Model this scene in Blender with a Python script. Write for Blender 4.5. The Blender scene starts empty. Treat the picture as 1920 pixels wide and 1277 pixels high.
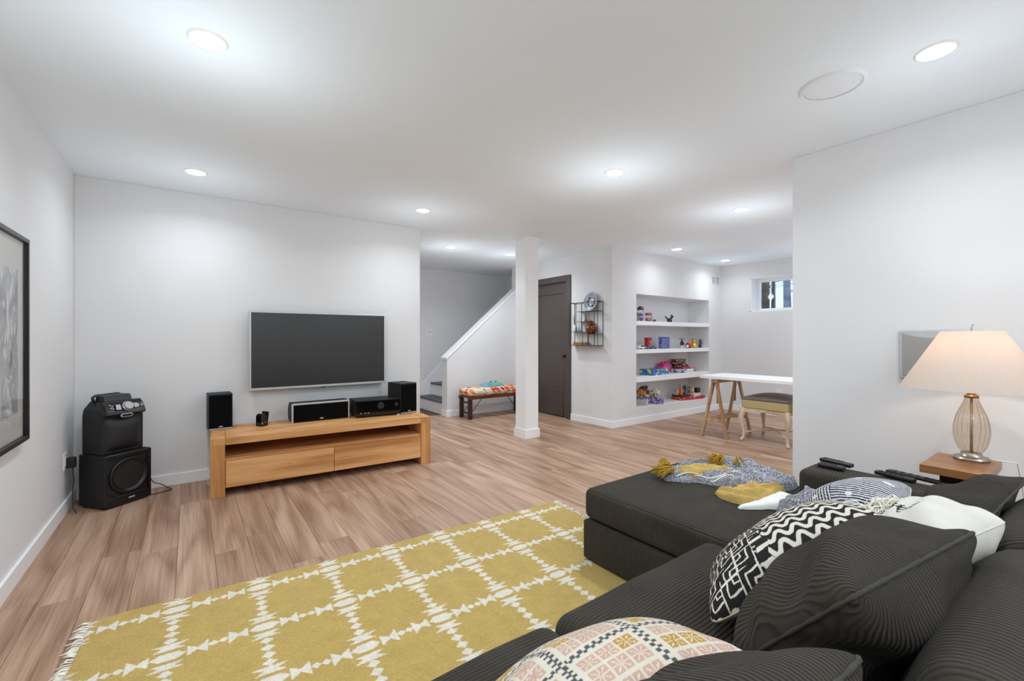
import bpy, bmesh, math, random
import numpy as np
from mathutils import Vector, Matrix, noise as mnoise

random.seed(7)
SC = bpy.context.scene
COL = SC.collection
PI = math.pi

# ------------------------------------------------------------------ camera, world, exposure
F_PX, YAW, Y0, HC, H = 825.0, math.radians(36.2), 634.0, 1.195, 2.4
FW = np.array([math.sin(YAW), math.cos(YAW), 0.0])
RT = np.array([math.cos(YAW), -math.sin(YAW), 0.0])
UP = np.array([0, 0, 1.0])
CP = np.array([0, 0, HC])
cam_d = bpy.data.cameras.new('camera')
cam_d.sensor_width = 36.0
cam_d.lens = F_PX / 1920 * 36
cam_d.shift_y = (Y0 - 638.5) / 1920
cam_d.clip_start = 0.02
cam = bpy.data.objects.new('camera', cam_d)
COL.objects.link(cam)
cam.location = (0, 0, HC)
cam.rotation_euler = (PI / 2, 0, -YAW)
SC.camera = cam
SC.view_settings.view_transform = 'Standard'
SC.view_settings.look = 'None'
SC.view_settings.exposure = 0.38
SC.view_settings.gamma = 1.0
SC.view_settings.use_curve_mapping = False
SC.cycles.max_bounces = 12
SC.cycles.diffuse_bounces = 8
SC.cycles.transparent_max_bounces = 12
SC.cycles.caustics_reflective = False
SC.cycles.caustics_refractive = False

w = bpy.data.worlds.new('winter_sky')
SC.world = w
w.use_nodes = True
bg = w.node_tree.nodes['Background']
bg.inputs[0].default_value = (0.62, 0.80, 1.0, 1)
bg.inputs[1].default_value = 1.1

DOWN_W = 7.8      # watts of each recessed ceiling light
FILL_W = 4.4  # watts of each unseen fill lamp added under a ceiling light
LIGHT_COL = (0.845, 0.935, 1.0)
LAMP_W = 1.7


def ray(u, v): return FW + RT * (u - 960) / F_PX + UP * (Y0 - v) / F_PX
def atZ(u, v, z):
    d = ray(u, v); return CP + d * (z - HC) / d[2]
def atX(u, v, x):
    d = ray(u, v); return CP + d * x / d[0]
def atY(u, v, y):
    d = ray(u, v); return CP + d * y / d[1]


# ------------------------------------------------------------------ materials
def lin(c):
    out = []
    for x in c:
        x = x / 255.0
        out.append(x / 12.92 if x <= 0.04045 else ((x + 0.055) / 1.055) ** 2.4)
    return tuple(out)


MATS = {}


class NT:
    def __init__(self, name):
        self.m = bpy.data.materials.new(name)
        self.m.use_nodes = True
        self.t = self.m.node_tree
        self.b = self.t.nodes['Principled BSDF']
        MATS[name] = self.m

    def n(self, typ, **kw):
        nd = self.t.nodes.new(typ)
        for k, v in kw.items():
            if k.startswith('i_'):
                nd.inputs[k[2:].replace('_', ' ')].default_value = v
            else:
                setattr(nd, k, v)
        return nd

    def l(self, a, b): self.t.links.new(a, b)

    def math(self, op, a, b=None, c=None):
        nd = self.t.nodes.new('ShaderNodeMath'); nd.operation = op
        for i, x in enumerate((a, b, c)):
            if x is None: continue
            if isinstance(x, (int, float)): nd.inputs[i].default_value = x
            else: self.l(x, nd.inputs[i])
        return nd.outputs[0]

    def mix(self, fac, a, b, blend='MIX'):
        nd = self.t.nodes.new('ShaderNodeMix'); nd.data_type = 'RGBA'; nd.blend_type = blend
        for s, x in ((nd.inputs[0], fac), (nd.inputs[6], a), (nd.inputs[7], b)):
            if isinstance(x, (int, float)): s.default_value = x
            elif isinstance(x, tuple): s.default_value = (*x[:3], 1)
            else: self.l(x, s)
        return nd.outputs[2]

    def ramp(self, fac, stops):
        nd = self.t.nodes.new('ShaderNodeValToRGB')
        e = nd.color_ramp.elements
        while len(e) < len(stops): e.new(0.5)
        for el, (p, c) in zip(e, stops):
            el.position = p; el.color = (*c[:3], 1)
        self.l(fac, nd.inputs[0])
        return nd.outputs[0]

    def coord(self, kind='Object', scale=(1, 1, 1), rnd=False):
        tc = self.n('ShaderNodeTexCoord')
        o = tc.outputs[kind]
        if rnd:
            oi = self.n('ShaderNodeObjectInfo')
            vm = self.n('ShaderNodeVectorMath', operation='SCALE')
            vm.inputs[0].default_value = (17.3, 61.7, 33.1)
            self.l(oi.outputs['Random'], vm.inputs['Scale'])
            va = self.n('ShaderNodeVectorMath', operation='ADD')
            self.l(o, va.inputs[0]); self.l(vm.outputs[0], va.inputs[1])
            o = va.outputs[0]
            self.rnd = oi.outputs['Random']
        vs = self.n('ShaderNodeVectorMath', operation='MULTIPLY')
        vs.inputs[1].default_value = scale
        self.l(o, vs.inputs[0])
        return vs.outputs[0]

    def noise(self, vec, scale=5, detail=3, rough=.5, dist=0):
        nd = self.n('ShaderNodeTexNoise')
        nd.inputs['Scale'].default_value = scale
        nd.inputs['Detail'].default_value = detail
        nd.inputs['Roughness'].default_value = rough
        nd.inputs['Distortion'].default_value = dist
        self.l(vec, nd.inputs['Vector'])
        return nd.outputs['Fac']

    def bump(self, h, strength=.3, dist=.002):
        nd = self.n('ShaderNodeBump')
        nd.inputs['Strength'].default_value = strength
        nd.inputs['Distance'].default_value = dist
        self.l(h, nd.inputs['Height'])
        self.l(nd.outputs[0], self.b.inputs['Normal'])

    def col(self, c):
        if isinstance(c, tuple): self.b.inputs['Base Color'].default_value = (*c[:3], 1)
        else: self.l(c, self.b.inputs['Base Color'])

    def set(self, rough=.5, metal=0, spec=.5, **kw):
        self.b.inputs['Roughness'].default_value = rough
        self.b.inputs['Metallic'].default_value = metal
        self.b.inputs['Specular IOR Level'].default_value = spec
        for k, v in kw.items():
            self.b.inputs[k.replace('_', ' ')].default_value = v


def plain(name, rgb, rough=.5, metal=0, spec=.5, var=.06, vscale=30, bump=0, bscale=200, **kw):
    """Plain paint, plastic or metal with a little variation and relief."""
    t = NT(name); c = lin(rgb)
    v = t.coord()
    n = t.noise(v, vscale, 3)
    lo = tuple(x * (1 - var) for x in c); hi = tuple(min(1, x * (1 + var)) for x in c)
    t.col(t.ramp(n, [(.3, lo), (.7, hi)]))
    t.set(rough, metal, spec, **kw)
    if bump: t.bump(t.noise(v, bscale, 2), bump, .001)
    return t.m


def wood(name, dark, mid, light, scale=(1, 1, 1), rough=.45, rnd=True, knots=False, bump=.15, ring=.22, rings=5.0, vary=.22):
    """scale: high across the grain, low along it. Growth rings are the contour lines of a smooth noise."""
    t = NT(name)
    broad = t.noise(t.coord('Object', tuple(x * .55 for x in scale), rnd), 1.0, 2, .5, .4)
    cont = t.noise(t.coord('Object', tuple(x * .42 for x in scale), rnd), 1.0, 1.5, .4, .2)
    rg = t.math('ADD', t.math('MULTIPLY', t.math('SINE', t.math('MULTIPLY', cont, 2 * PI * rings)), .5), .5)
    rg = t.math('POWER', rg, .55)
    mask = t.math('SMOOTH_MIN', 1.0, t.math('MULTIPLY', t.noise(t.coord('Object', tuple(x * .2 for x in scale), rnd), 1.3, 2), 1.3), .1)
    fine = t.noise(t.coord('Object', tuple(x * 12 if x > 3 else x * 2.2 for x in scale), rnd), 1.0, 4, .65)
    f = t.math('ADD', t.math('MULTIPLY', t.math('MULTIPLY', rg, mask), ring), t.math('ADD', t.math('MULTIPLY', broad, .52 - ring / 2), t.math('MULTIPLY', fine, .48 - ring / 2)))
    c = t.ramp(f, [(.33, lin(dark)), (.5, lin(mid)), (.66, lin(light))])
    if knots:
        kv = t.n('ShaderNodeTexVoronoi', feature='F1')
        kv.inputs['Scale'].default_value = 1.9
        t.l(t.coord('Object', (1.6, 1.6, 3.4), rnd), kv.inputs['Vector'])
        k = t.ramp(kv.outputs['Distance'], [(.02, (1, 1, 1)), (.065, (0, 0, 0))])
        c = t.mix(t.math('MULTIPLY', k, .7), c, lin((104, 62, 30)))
    if rnd:
        hv = t.n('ShaderNodeHueSaturation')
        hv.inputs['Value'].default_value = 1
        t.l(t.math('ADD', t.math('MULTIPLY', t.rnd, vary), 1 - vary / 2), hv.inputs['Value'])
        t.l(c, hv.inputs['Color'])
        c = hv.outputs[0]
    t.col(c); t.set(rough, 0, .35)
    t.bump(f, bump, .0015)
    return t.m


def corduroy(name, rgb, strength=.6, period=.0062, wander=.012):
    t = NT(name); c = lin(rgb)
    at = t.n('ShaderNodeAttribute', attribute_name='rib')
    v = t.coord()
    wob = t.math('MULTIPLY', t.math('SUBTRACT', t.noise(v, 9, 3), .5), wander)
    s = t.math('SINE', t.math('MULTIPLY', t.math('ADD', at.outputs['Fac'], wob), 2 * PI / period))
    h = t.math('POWER', t.math('ADD', t.math('MULTIPLY', s, .5), .5), .6)
    pile = t.noise(v, 900, 2)
    nap = t.noise(v, 5, 3)
    cc = t.ramp(nap, [(.3, tuple(x * .82 for x in c)), (.7, tuple(x * 1.2 for x in c))])
    cc = t.mix(t.math('MULTIPLY', t.math('SUBTRACT', 1.0, h), .4), cc, tuple(x * .45 for x in c))  # shade in the grooves between ribs is put into the colour
    t.col(cc); t.set(.92, 0, .15)
    t.b.inputs['Sheen Weight'].default_value = .06
    t.b.inputs['Sheen Roughness'].default_value = .5
    t.b.inputs['Sheen Tint'].default_value = (.75, .72, .68, 1)
    t.bump(t.math('ADD', h, t.math('MULTIPLY', pile, .25)), strength, .004)
    return t.m


def printed(name, rough=.9, weave=650, bump=.4, mottle=.12, sheen=0):
    """Cloth whose woven or printed colours sit in the 'Col' attribute."""
    t = NT(name)
    at = t.n('ShaderNodeAttribute', attribute_name='Col')
    v = t.coord()
    n = t.noise(v, weave, 2)
    n2 = t.noise(v, 14, 3)
    c = t.mix(1.0, at.outputs['Color'], t.ramp(t.math('ADD', t.math('MULTIPLY', n, .7), t.math('MULTIPLY', n2, .3)),
              [(.3, (1 - 2 * mottle,) * 3), (.7, (1, 1, 1))]), 'MULTIPLY')
    t.col(c); t.set(rough, 0, .15)
    t.b.inputs['Sheen Weight'].default_value = sheen
    t.bump(n, bump, .003)
    return t.m


def emit(name, rgb, strength):
    t = NT(name)
    t.col(rgb); t.b.inputs['Emission Color'].default_value = (*rgb, 1)
    t.b.inputs['Emission Strength'].default_value = strength
    return t.m


def clear(name, tint=(1, 1, 1), gloss=.08, rough=.02, body=None, bf=0, fk=.55):
    """Thin clear pane or blown glass: mostly see-through, glossy towards the edge."""
    t = NT(name)
    tr = t.n('ShaderNodeBsdfTransparent'); tr.inputs[0].default_value = (*tint, 1)
    gl = t.n('ShaderNodeBsdfGlossy'); gl.inputs['Roughness'].default_value = rough
    lw = t.n('ShaderNodeLayerWeight'); lw.inputs['Blend'].default_value = .25
    f = t.math('ADD', t.math('MULTIPLY', lw.outputs['Fresnel'], fk), gloss)
    mx = t.n('ShaderNodeMixShader')
    base_ = tr.outputs[0]
    if body:
        df = t.n('ShaderNodeBsdfTranslucent'); df.inputs[0].default_value = (*lin(body), 1)
        d2 = t.n('ShaderNodeBsdfDiffuse'); d2.inputs[0].default_value = (*lin(body), 1)
        m0 = t.n('ShaderNodeMixShader'); m0.inputs[0].default_value = .5
        t.l(df.outputs[0], m0.inputs[1]); t.l(d2.outputs[0], m0.inputs[2])
        m1 = t.n('ShaderNodeMixShader'); m1.inputs[0].default_value = bf
        t.l(tr.outputs[0], m1.inputs[1]); t.l(m0.outputs[0], m1.inputs[2]); base_ = m1.outputs[0]
    t.l(f, mx.inputs[0]); t.l(base_, mx.inputs[1]); t.l(gl.outputs[0], mx.inputs[2])
    t.l(mx.outputs[0], t.t.nodes['Material Output'].inputs['Surface'])
    return t.m


# paints
M_WALL = plain('wall_paint', (224, 224, 225), .75, spec=.2, var=.012, vscale=3, bump=.05, bscale=260)
M_CEIL = plain('ceiling_paint', (240, 248, 255), .85, spec=.15, var=.008, vscale=3, bump=.04, bscale=260)
M_TRIM = plain('white_trim_paint', (240, 240, 241), .4, var=.01, vscale=3)
M_DOOR = plain('brown_door_paint', (76, 66, 62), .5, var=.05, vscale=6)
M_BLACK = plain('black_plastic', (14, 14, 15), .38, var=.2)
M_BLACKM = plain('matte_black_vinyl', (22, 22, 23), .6, var=.2, bump=.2, bscale=500)
M_GRILLE = plain('speaker_cloth', (8, 8, 9), .9, spec=.1, var=.3, bump=.5, bscale=900)
M_GLOSSB = plain('gloss_black', (6, 6, 8), .12, var=.1)
M_CHROME = plain('brushed_silver', (160, 160, 162), .42, 1.0, var=.08, vscale=80)
M_NICKEL = plain('pewter', (168, 160, 148), .32, 1.0, var=.2, vscale=40)
M_SILVERP = plain('silver_plastic', (196, 196, 198), .35, .4, var=.04)
M_SCREEN = plain('tv_screen', (52, 53, 53), .22, spec=.45, var=.01)
M_WIRE = plain('dark_wire', (54, 48, 44), .5, .6, var=.2)
M_WHITEP = plain('white_plastic', (235, 235, 234), .4, var=.01)
M_GREYP = plain('grey_plastic', (176, 176, 176), .5, var=.03)
M_TREAD = plain('charcoal_tread', (92, 91, 92), .6, var=.12, vscale=10, bump=.2)
M_SNOW = plain('snow', (236, 240, 248), .8, var=.05, vscale=2)
M_BARK = plain('bark', (96, 78, 66), .95, var=.5, vscale=5, bump=.6, bscale=30)
M_BARKP = plain('pale_bark', (138, 144, 158), .95, var=.5, vscale=4, bump=.6, bscale=30)
M_FLOORW = wood('floor_oak', (132, 98, 76), (172, 139, 116), (200, 171, 149), (11, 1.1, 1), .42, bump=.12, ring=.17, rings=7, vary=.07)
M_OAK = wood('honey_oak', (176, 120, 70), (214, 158, 102), (230, 182, 128), (1.2, 8, 9), .45, knots=True, ring=.24, rings=6, vary=.08)
M_OAKV = wood('honey_oak_upright', (168, 112, 62), (204, 148, 92), (224, 172, 118), (9, 9, 1.3), .45, ring=.16, rings=4, vary=.08)
M_TABLE = wood('side_table_wood', (122, 80, 46), (166, 116, 70), (196, 148, 98), (8, 1.4, 8), .28, rnd=False)
M_DARKW = wood('dark_wood', (34, 20, 14), (58, 34, 24), (84, 52, 36), (8, 8, 1.5), .4, rnd=False)
M_BENCHW = wood('bench_wood', (66, 34, 18), (104, 58, 30), (134, 82, 46), (1.5, 9, 9), .4, rnd=False)
M_PINE = wood('trestle_pine', (150, 116, 80), (184, 150, 112), (206, 176, 140), (7, 7, 1.6), .5, rnd=False)
M_LIMED = wood('limed_wood', (176, 152, 126), (206, 186, 162), (222, 206, 186), (7, 7, 1.6), .55, rnd=False)
M_CORD = corduroy('charcoal_corduroy', (61, 56, 49), .95, .0125)
M_CORDP = corduroy('charcoal_corduroy_wide', (58, 53, 46), 1.0, .0106, .022)
M_PRINT = printed('printed_cotton')
M_RUG = printed('wool_pile', weave=260, bump=1.0, mottle=.16, sheen=.15)
M_FRINGE = plain('cream_yarn', (238, 232, 218), .95, var=.08, bump=.4, bscale=400)
M_MUSTY = plain('mustard_yarn', (176, 136, 40), .95, var=.25, vscale=60, bump=.5, bscale=400)
M_HEATH = NT('navy_heather')
_v = M_HEATH.coord()
M_HEATH.col(M_HEATH.ramp(M_HEATH.noise(_v, 240, 3, .7), [(.38, lin((62, 64, 78))), (.50, lin((132, 134, 146))), (.62, lin((226, 226, 228)))]))
M_HEATH.set(.95, 0, .1); M_HEATH.bump(M_HEATH.noise(_v, 300, 2), .6, .004)
M_HEATH = M_HEATH.m
M_MUST = plain('mustard_weave', (188, 158, 88), .95, var=.3, vscale=220, bump=.6, bscale=300)
M_WWHITE = plain('white_weave', (222, 220, 216), .95, var=.06, vscale=120, bump=.4, bscale=300)
M_PANE = clear('window_pane', (1, 1, 1), .02, .02, None, 0, .3)
M_GLASS = clear('amber_glass', (.97, .91, .82), .10, .04, (236, 214, 182), .12)
M_JAR = clear('jar_glass', (.93, .97, .97), .08, .05)
M_LENS = emit('light_lens', (1, 1, 1), 14)
M_BULB = emit('bulb_glass', (1, .82, .6), 10)

t = NT('lamp_linen')
_v = t.coord()
_n = t.noise(t.coord('Object', (1, 1, 5)), 120, 3)
t.col(t.ramp(_n, [(.3, lin((208, 198, 190))), (.7, lin((226, 217, 210)))]))
t.set(.9, 0, .1)
_tr = t.n('ShaderNodeBsdfTranslucent'); _tr.inputs[0].default_value = (*lin((240, 224, 206)), 1)
_mx = t.n('ShaderNodeMixShader'); _mx.inputs[0].default_value = .35
t.l(t.b.outputs[0], _mx.inputs[1]); t.l(_tr.outputs[0], _mx.inputs[2])
t.l(_mx.outputs[0], t.t.nodes['Material Output'].inputs['Surface'])
M_SHADE = t.m

t = NT('woven_rush')
_v = t.coord('Object', (1, 1, 1))
_w = t.n('ShaderNodeTexChecker'); _w.inputs['Scale'].default_value = 120
t.l(_v, _w.inputs['Vector'])
_c = t.mix(_w.outputs['Fac'], lin((208, 192, 144)), lin((158, 138, 96)))
t.col(_c); t.set(.8); t.bump(_w.outputs['Fac'], .5, .002)
M_RUSH = t.m
M_LEATHER = plain('taupe_leather', (112, 100, 96), .42, var=.15, vscale=8, bump=.2, bscale=300)

t = NT('art_print')
_v = t.coord('Object', (1, 1, 1))
_n1 = t.noise(_v, 2.2, 6, .6, 2.6)
_n2 = t.noise(t.coord('Object', (1, 1.6, .7)), 5.0, 5, .6, 3.0)
_c = t.ramp(_n1, [(.32, lin((74, 74, 84))), (.42, lin((140, 144, 150))), (.55, lin((168, 170, 174))), (.66, lin((222, 220, 216)))])
_c = t.mix(t.ramp(_n2, [(.56, (0, 0, 0)), (.62, (1, 1, 1))]), _c, lin((226, 222, 216)))
t.col(_c); t.set(.5)
M_ART = t.m


# ------------------------------------------------------------------ mesh builder
class MB:
    def __init__(self):
        self.v = []; self.f = []; self.c = []

    def add(self, verts, faces, col=None):
        o = len(self.v)
        self.v += [tuple(map(float, p)) for p in verts]
        self.f += [tuple(i + o for i in q) for q in faces]
        self.c += [col] * len(verts)
        return self

    def box(self, c, s, rz=0, ry=0, rx=0, col=None):
        m = Matrix.Rotation(rz, 3, 'Z') @ Matrix.Rotation(ry, 3, 'Y') @ Matrix.Rotation(rx, 3, 'X')
        vs = []
        for dz in (-.5, .5):
            for dy in (-.5, .5):
                for dx in (-.5, .5):
                    vs.append(Vector(c) + m @ Vector((dx * s[0], dy * s[1], dz * s[2])))
        return self.add(vs, [(0, 2, 3, 1), (4, 5, 7, 6), (0, 1, 5, 4), (2, 6, 7, 3), (0, 4, 6, 2), (1, 3, 7, 5)], col)

    def bb(self, x0, x1, y0, y1, z0, z1, col=None):
        return self.box(((x0 + x1) / 2, (y0 + y1) / 2, (z0 + z1) / 2), (x1 - x0, y1 - y0, z1 - z0), col=col)

    def tube(self, path, r, n=8, closed=False, cap=True, col=None):
        P = [Vector(p) for p in path]; k = len(P)
        rs = r if isinstance(r, (list, tuple)) else [r] * k
        vs = []; up = Vector((0, 0, 1)); prev = None
        for i, p in enumerate(P):
            if closed: d = P[(i + 1) % k] - P[i - 1]
            else: d = P[min(i + 1, k - 1)] - P[max(i - 1, 0)]
            d = d.normalized() if d.length > 1e-9 else Vector((0, 0, 1))
            if prev is None:
                a = d.cross(up)
                if a.length < .1: a = d.cross(Vector((1, 0, 0)))
            else:
                a = prev - d * prev.dot(d)
            a.normalize(); prev = a
            b = d.cross(a)
            for j in range(n):
                t_ = 2 * PI * j / n
                vs.append(p + (a * math.cos(t_) + b * math.sin(t_)) * rs[i])
        fs = []
        for i in range(k if closed else k - 1):
            i2 = (i + 1) % k
            for j in range(n):
                j2 = (j + 1) % n
                fs.append((i * n + j, i * n + j2, i2 * n + j2, i2 * n + j))
        if cap and not closed:
            fs.append(tuple(range(n))[::-1]); fs.append(tuple((k - 1) * n + j for j in range(n)))
        return self.add(vs, fs, col)

    def lathe(self, prof, n=32, c=(0, 0, 0), cap=True, sc=(1, 1), col=None, flute=0, fn=0):
        vs = []; fs = []
        for (r, z) in prof:
            for j in range(n):
                t_ = 2 * PI * j / n
                rr = r * (1 + flute * math.cos(fn * t_)) if fn else r
                vs.append((c[0] + rr * math.cos(t_) * sc[0], c[1] + rr * math.sin(t_) * sc[1], c[2] + z))
        for i in range(len(prof) - 1):
            for j in range(n):
                j2 = (j + 1) % n
                fs.append((i * n + j, i * n + j2, (i + 1) * n + j2, (i + 1) * n + j))
        if cap:
            if prof[0][0] > 1e-5: fs.append(tuple(range(n))[::-1])
            if prof[-1][0] > 1e-5: fs.append(tuple((len(prof) - 1) * n + j for j in range(n)))
        return self.add(vs, fs, col)

    def ball(self, c, r, n=14, m=9, col=None):
        r = r if isinstance(r, (tuple, list)) else (r, r, r)
        vs = []; fs = []
        for i in range(m + 1):
            a = PI * i / m
            for j in range(n):
                b = 2 * PI * j / n
                vs.append((c[0] + r[0] * math.sin(a) * math.cos(b), c[1] + r[1] * math.sin(a) * math.sin(b), c[2] - r[2] * math.cos(a)))
        for i in range(m):
            for j in range(n):
                j2 = (j + 1) % n
                fs.append((i * n + j, i * n + j2, (i + 1) * n + j2, (i + 1) * n + j))
        return self.add(vs, fs, col)

    def prism(self, poly, h0, h1, axis='z', col=None):
        """Extrude a 2-D outline (counter-clockwise) along an axis."""
        def pt(a, b, h): return {'z': (a, b, h), 'y': (a, h, b), 'x': (h, a, b)}[axis]
        k = len(poly)
        vs = [pt(a, b, h0) for a, b in poly] + [pt(a, b, h1) for a, b in poly]
        fs = [tuple(range(k))[::-1], tuple(range(k, 2 * k))]
        for i in range(k):
            j = (i + 1) % k
            fs.append((i, j, k + j, k + i))
        return self.add(vs, fs, col)

    def grid(self, P, col=None, closed=False):
        """P: array (n, m, 3)."""
        n, m, _ = P.shape
        o = len(self.v)
        self.v += [tuple(p) for p in P.reshape(-1, 3).tolist()]
        self.c += list(map(tuple, col.reshape(-1, 3).tolist())) if col is not None else [None] * (n * m)
        for i in range(n - 1):
            a = o + i * m
            self.f += [(a + j, a + j + 1, a + m + j + 1, a + m + j) for j in range(m - 1)]
        return self

    def build(self, name, mat, parent=None, smooth=False, bevel=0, loc=None, rib=None, flip=True, seg=2, angle=30, rz=0):
        me = bpy.data.meshes.new(name)
        me.from_pydata(self.v, [], self.f)
        me.validate()
        if bevel or flip:
            bm = bmesh.new(); bm.from_mesh(me)
            if any(c is not None for c in self.c):
                pass
            bmesh.ops.remove_doubles(bm, verts=bm.verts, dist=1e-6) if bevel else None
            bmesh.ops.recalc_face_normals(bm, faces=bm.faces)
            if bevel:
                ed = [e for e in bm.edges if len(e.link_faces) == 2 and e.calc_face_angle(0) > math.radians(angle)]
                bmesh.ops.bevel(bm, geom=ed, offset=bevel, segments=seg, profile=.5, affect='EDGES', clamp_overlap=True)
            bm.to_mesh(me); bm.free()
        if any(c is not None for c in self.c) and not bevel:
            ca = me.color_attributes.new('Col', 'FLOAT_COLOR', 'POINT')
            arr = np.ones((len(self.v), 4), np.float32)
            arr[:, :3] = [c if c is not None else (1, 1, 1) for c in self.c]
            ca.data.foreach_set('color', arr.ravel())
        if rib: add_rib(me, rib)
        if isinstance(mat, (list, tuple)):
            for m_ in mat: me.materials.append(m_)
        elif mat: me.materials.append(mat)
        if smooth:
            me.polygons.foreach_set('use_smooth', [True] * len(me.polygons))
            if smooth == 'auto': me.set_sharp_from_angle(angle=math.radians(35))
        o = bpy.data.objects.new(name, me)
        COL.objects.link(o)
        if parent: o.parent = parent
        if loc is not None: o.location = loc
        if rz: o.rotation_euler = (0, 0, rz)
        return o


def add_rib(me, rib):
    """Corduroy rib coordinate per face corner: along top faces use axis rib[0], on upright faces run upright."""
    at = me.attributes.new('rib', 'FLOAT', 'CORNER')
    co = np.empty(len(me.vertices) * 3, np.float32); me.vertices.foreach_get('co', co); co = co.reshape(-1, 3)
    vals = np.empty(len(me.loops), np.float32)
    for p in me.polygons:
        n = p.normal
        if abs(n.z) > .62: a = 'xyz'.index(rib)
        elif abs(n.x) > abs(n.y): a = 1
        else: a = 0
        for li in p.loop_indices: vals[li] = co[me.loops[li].vertex_index][a]
    at.data.foreach_set('value', vals)


def rbox(size, r, crown=0, n=(14, 14, 6), c=(0, 0, 0), wob=0, seed=0, exact=None):
    """Cushion: a box with rounded edges, optional crowned top."""
    m = MB()
    sx, sy, sz = size
    def lsp(s, k):
        a = np.linspace(0, 1, k + 1)
        e = min(.45, r / s)
        a = np.concatenate([np.linspace(0, e, 5)[:-1], np.linspace(e, 1 - e, k + 1), np.linspace(1 - e, 1, 5)[1:]])
        return (a - .5) * s
    X, Y, Z = lsp(sx, n[0]), lsp(sy, n[1]), lsp(sz, n[2])
    faces = []
    for (A, B, fn) in ((X, Y, lambda a, b: (a, b, sz / 2)), (X, Y, lambda a, b: (a, b, -sz / 2)),
                       (X, Z, lambda a, b: (a, -sy / 2, b)), (X, Z, lambda a, b: (a, sy / 2, b)),
                       (Y, Z, lambda a, b: (-sx / 2, a, b)), (Y, Z, lambda a, b: (sx / 2, a, b))):
        P = np.array([[fn(a, b) for b in B] for a in A])
        h = np.array([sx / 2 - r, sy / 2 - r, sz / 2 - r])
        Q = np.clip(P, -h, h)
        d = P - Q
        L = np.linalg.norm(d, axis=2, keepdims=True); L[L < 1e-9] = 1
        P = Q + d / L * r
        if crown:
            k = (1 - np.clip(np.abs(P[..., 0]) / (sx / 2), 0, 1) ** 2.5) * (1 - np.clip(np.abs(P[..., 1]) / (sy / 2), 0, 1) ** 2.5)
            P[..., 2] += crown * k * (P[..., 2] / (sz / 2))
        if wob:
            for i in range(P.shape[0]):
                for j in range(P.shape[1]):
                    p = P[i, j]
                    P[i, j, 2] += wob * mnoise.noise(Vector((p[0] * 5 + seed, p[1] * 5, p[2] * 3)))
        m.grid(P + np.array(c))
    return m


def weld(o, d=1e-5):
    bm = bmesh.new(); bm.from_mesh(o.data)
    bmesh.ops.remove_doubles(bm, verts=bm.verts, dist=d)
    bmesh.ops.recalc_face_normals(bm, faces=bm.faces)
    bm.to_mesh(o.data); bm.free()


def tag(o, label=None, cat=None, group=None, kind=None):
    if label: o['label'] = label
    if cat: o['category'] = cat
    if group: o['group'] = group
    if kind: o['kind'] = kind
    return o


def thing(name, label, cat, loc=(0, 0, 0), rz=0, group=None):
    o = bpy.data.objects.new(name, None)
    o.empty_display_size = .05
    COL.objects.link(o)
    o.location = tuple(map(float, loc)); o.rotation_euler = (0, 0, rz)
    return tag(o, label, cat, group)


def struct(o):
    o['kind'] = 'structure'; return o


def copy_tree(o, parent=None):
    c = o.copy(); COL.objects.link(c)
    if parent: c.parent = parent
    for ch in list(o.children): copy_tree(ch, c)
    return c


# ------------------------------------------------------------------ room shell
XL, YT, XTE = -.69, 4.52, 2.05          # left wall, TV wall, end of TV wall
XD, YS, XW = 4.5, 3.91, 7.236           # door wall, shelf wall, window wall
YF, YB, XR, YRE = 7.05, -2.0, 3.27, 1.274
NX0, NX1, NZ0, NZ1, NY = 5.0, 6.856, .22, 1.81, 4.285

fl = struct(MB().bb(-.85, 7.5, -2.15, 7.2, -.12, -.012).build('floor', plain('underlay', (110, 84, 64), .8)))
PW, PL = .166, 1.42
unit = MB().bb(-PW / 2 + .0006, PW / 2 - .0006, -PL / 2 + .0006, PL / 2 - .0006, -.012, 0).build('plank', M_FLOORW, fl, bevel=.0009, seg=1)
full_mesh = unit.data
bpy.data.objects.remove(unit)
def plank(x, y0, y1):
    L = y1 - y0
    if L < .06: return
    if abs(L - PL) < 1e-4: me = full_mesh
    else:
        tmp = MB().bb(-PW / 2 + .0006, PW / 2 - .0006, -L / 2 + .0006, L / 2 - .0006, -.012, 0).build('plank', M_FLOORW, None, bevel=.0009, seg=1)
        me = tmp.data; bpy.data.objects.remove(tmp)
    o = bpy.data.objects.new('plank', me); COL.objects.link(o); o.parent = fl
    o.location = (x, (y0 + y1) / 2, random.uniform(-.0003, 0))
nrow = int((7.3 - XL) / PW) + 1
for r_ in range(nrow):
    x = XL + PW * (r_ + .5) - .03
    lo = .5
    hi = YT + .02 if x < 1.9 else (6.2 if x < 4.55 else YS + .02)
    y = lo - random.uniform(0, PL)
    while y < hi:
        plank(x, max(y, lo), min(y + PL, hi)); y += PL
# plain boards under and behind the sofa and behind the camera
struct(MB().bb(XL, 7.24, -2.0, .5, -.012, -.0006).build('floor_rear', M_FLOORW))
struct(MB().bb(XL, 1.9, YT + .12, YF, -.012, -.0006).build('floor_hall', M_FLOORW))

struct(MB().bb(-.85, 7.5, -2.15, 7.2, H, H + .1).build('ceiling', M_CEIL))
struct(MB().bb(XL - .12, XL, YB, 7.2, 0, H).build('wall_left', M_WALL))
struct(MB().bb(XL, XTE, YT, YT + .12, 0, H).build('wall_front', M_WALL, bevel=.004))
struct(MB().bb(XL, XW, YF, YF + .12, 0, H).build('wall_stair', M_WALL))
struct(MB().bb(XL, XW, YB - .12, YB, 0, H).build('wall_rear', M_WALL))
struct(MB().bb(XR, XR + .12, YB, YRE, 0, H).build('wall_right', M_WALL, bevel=.004))
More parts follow.
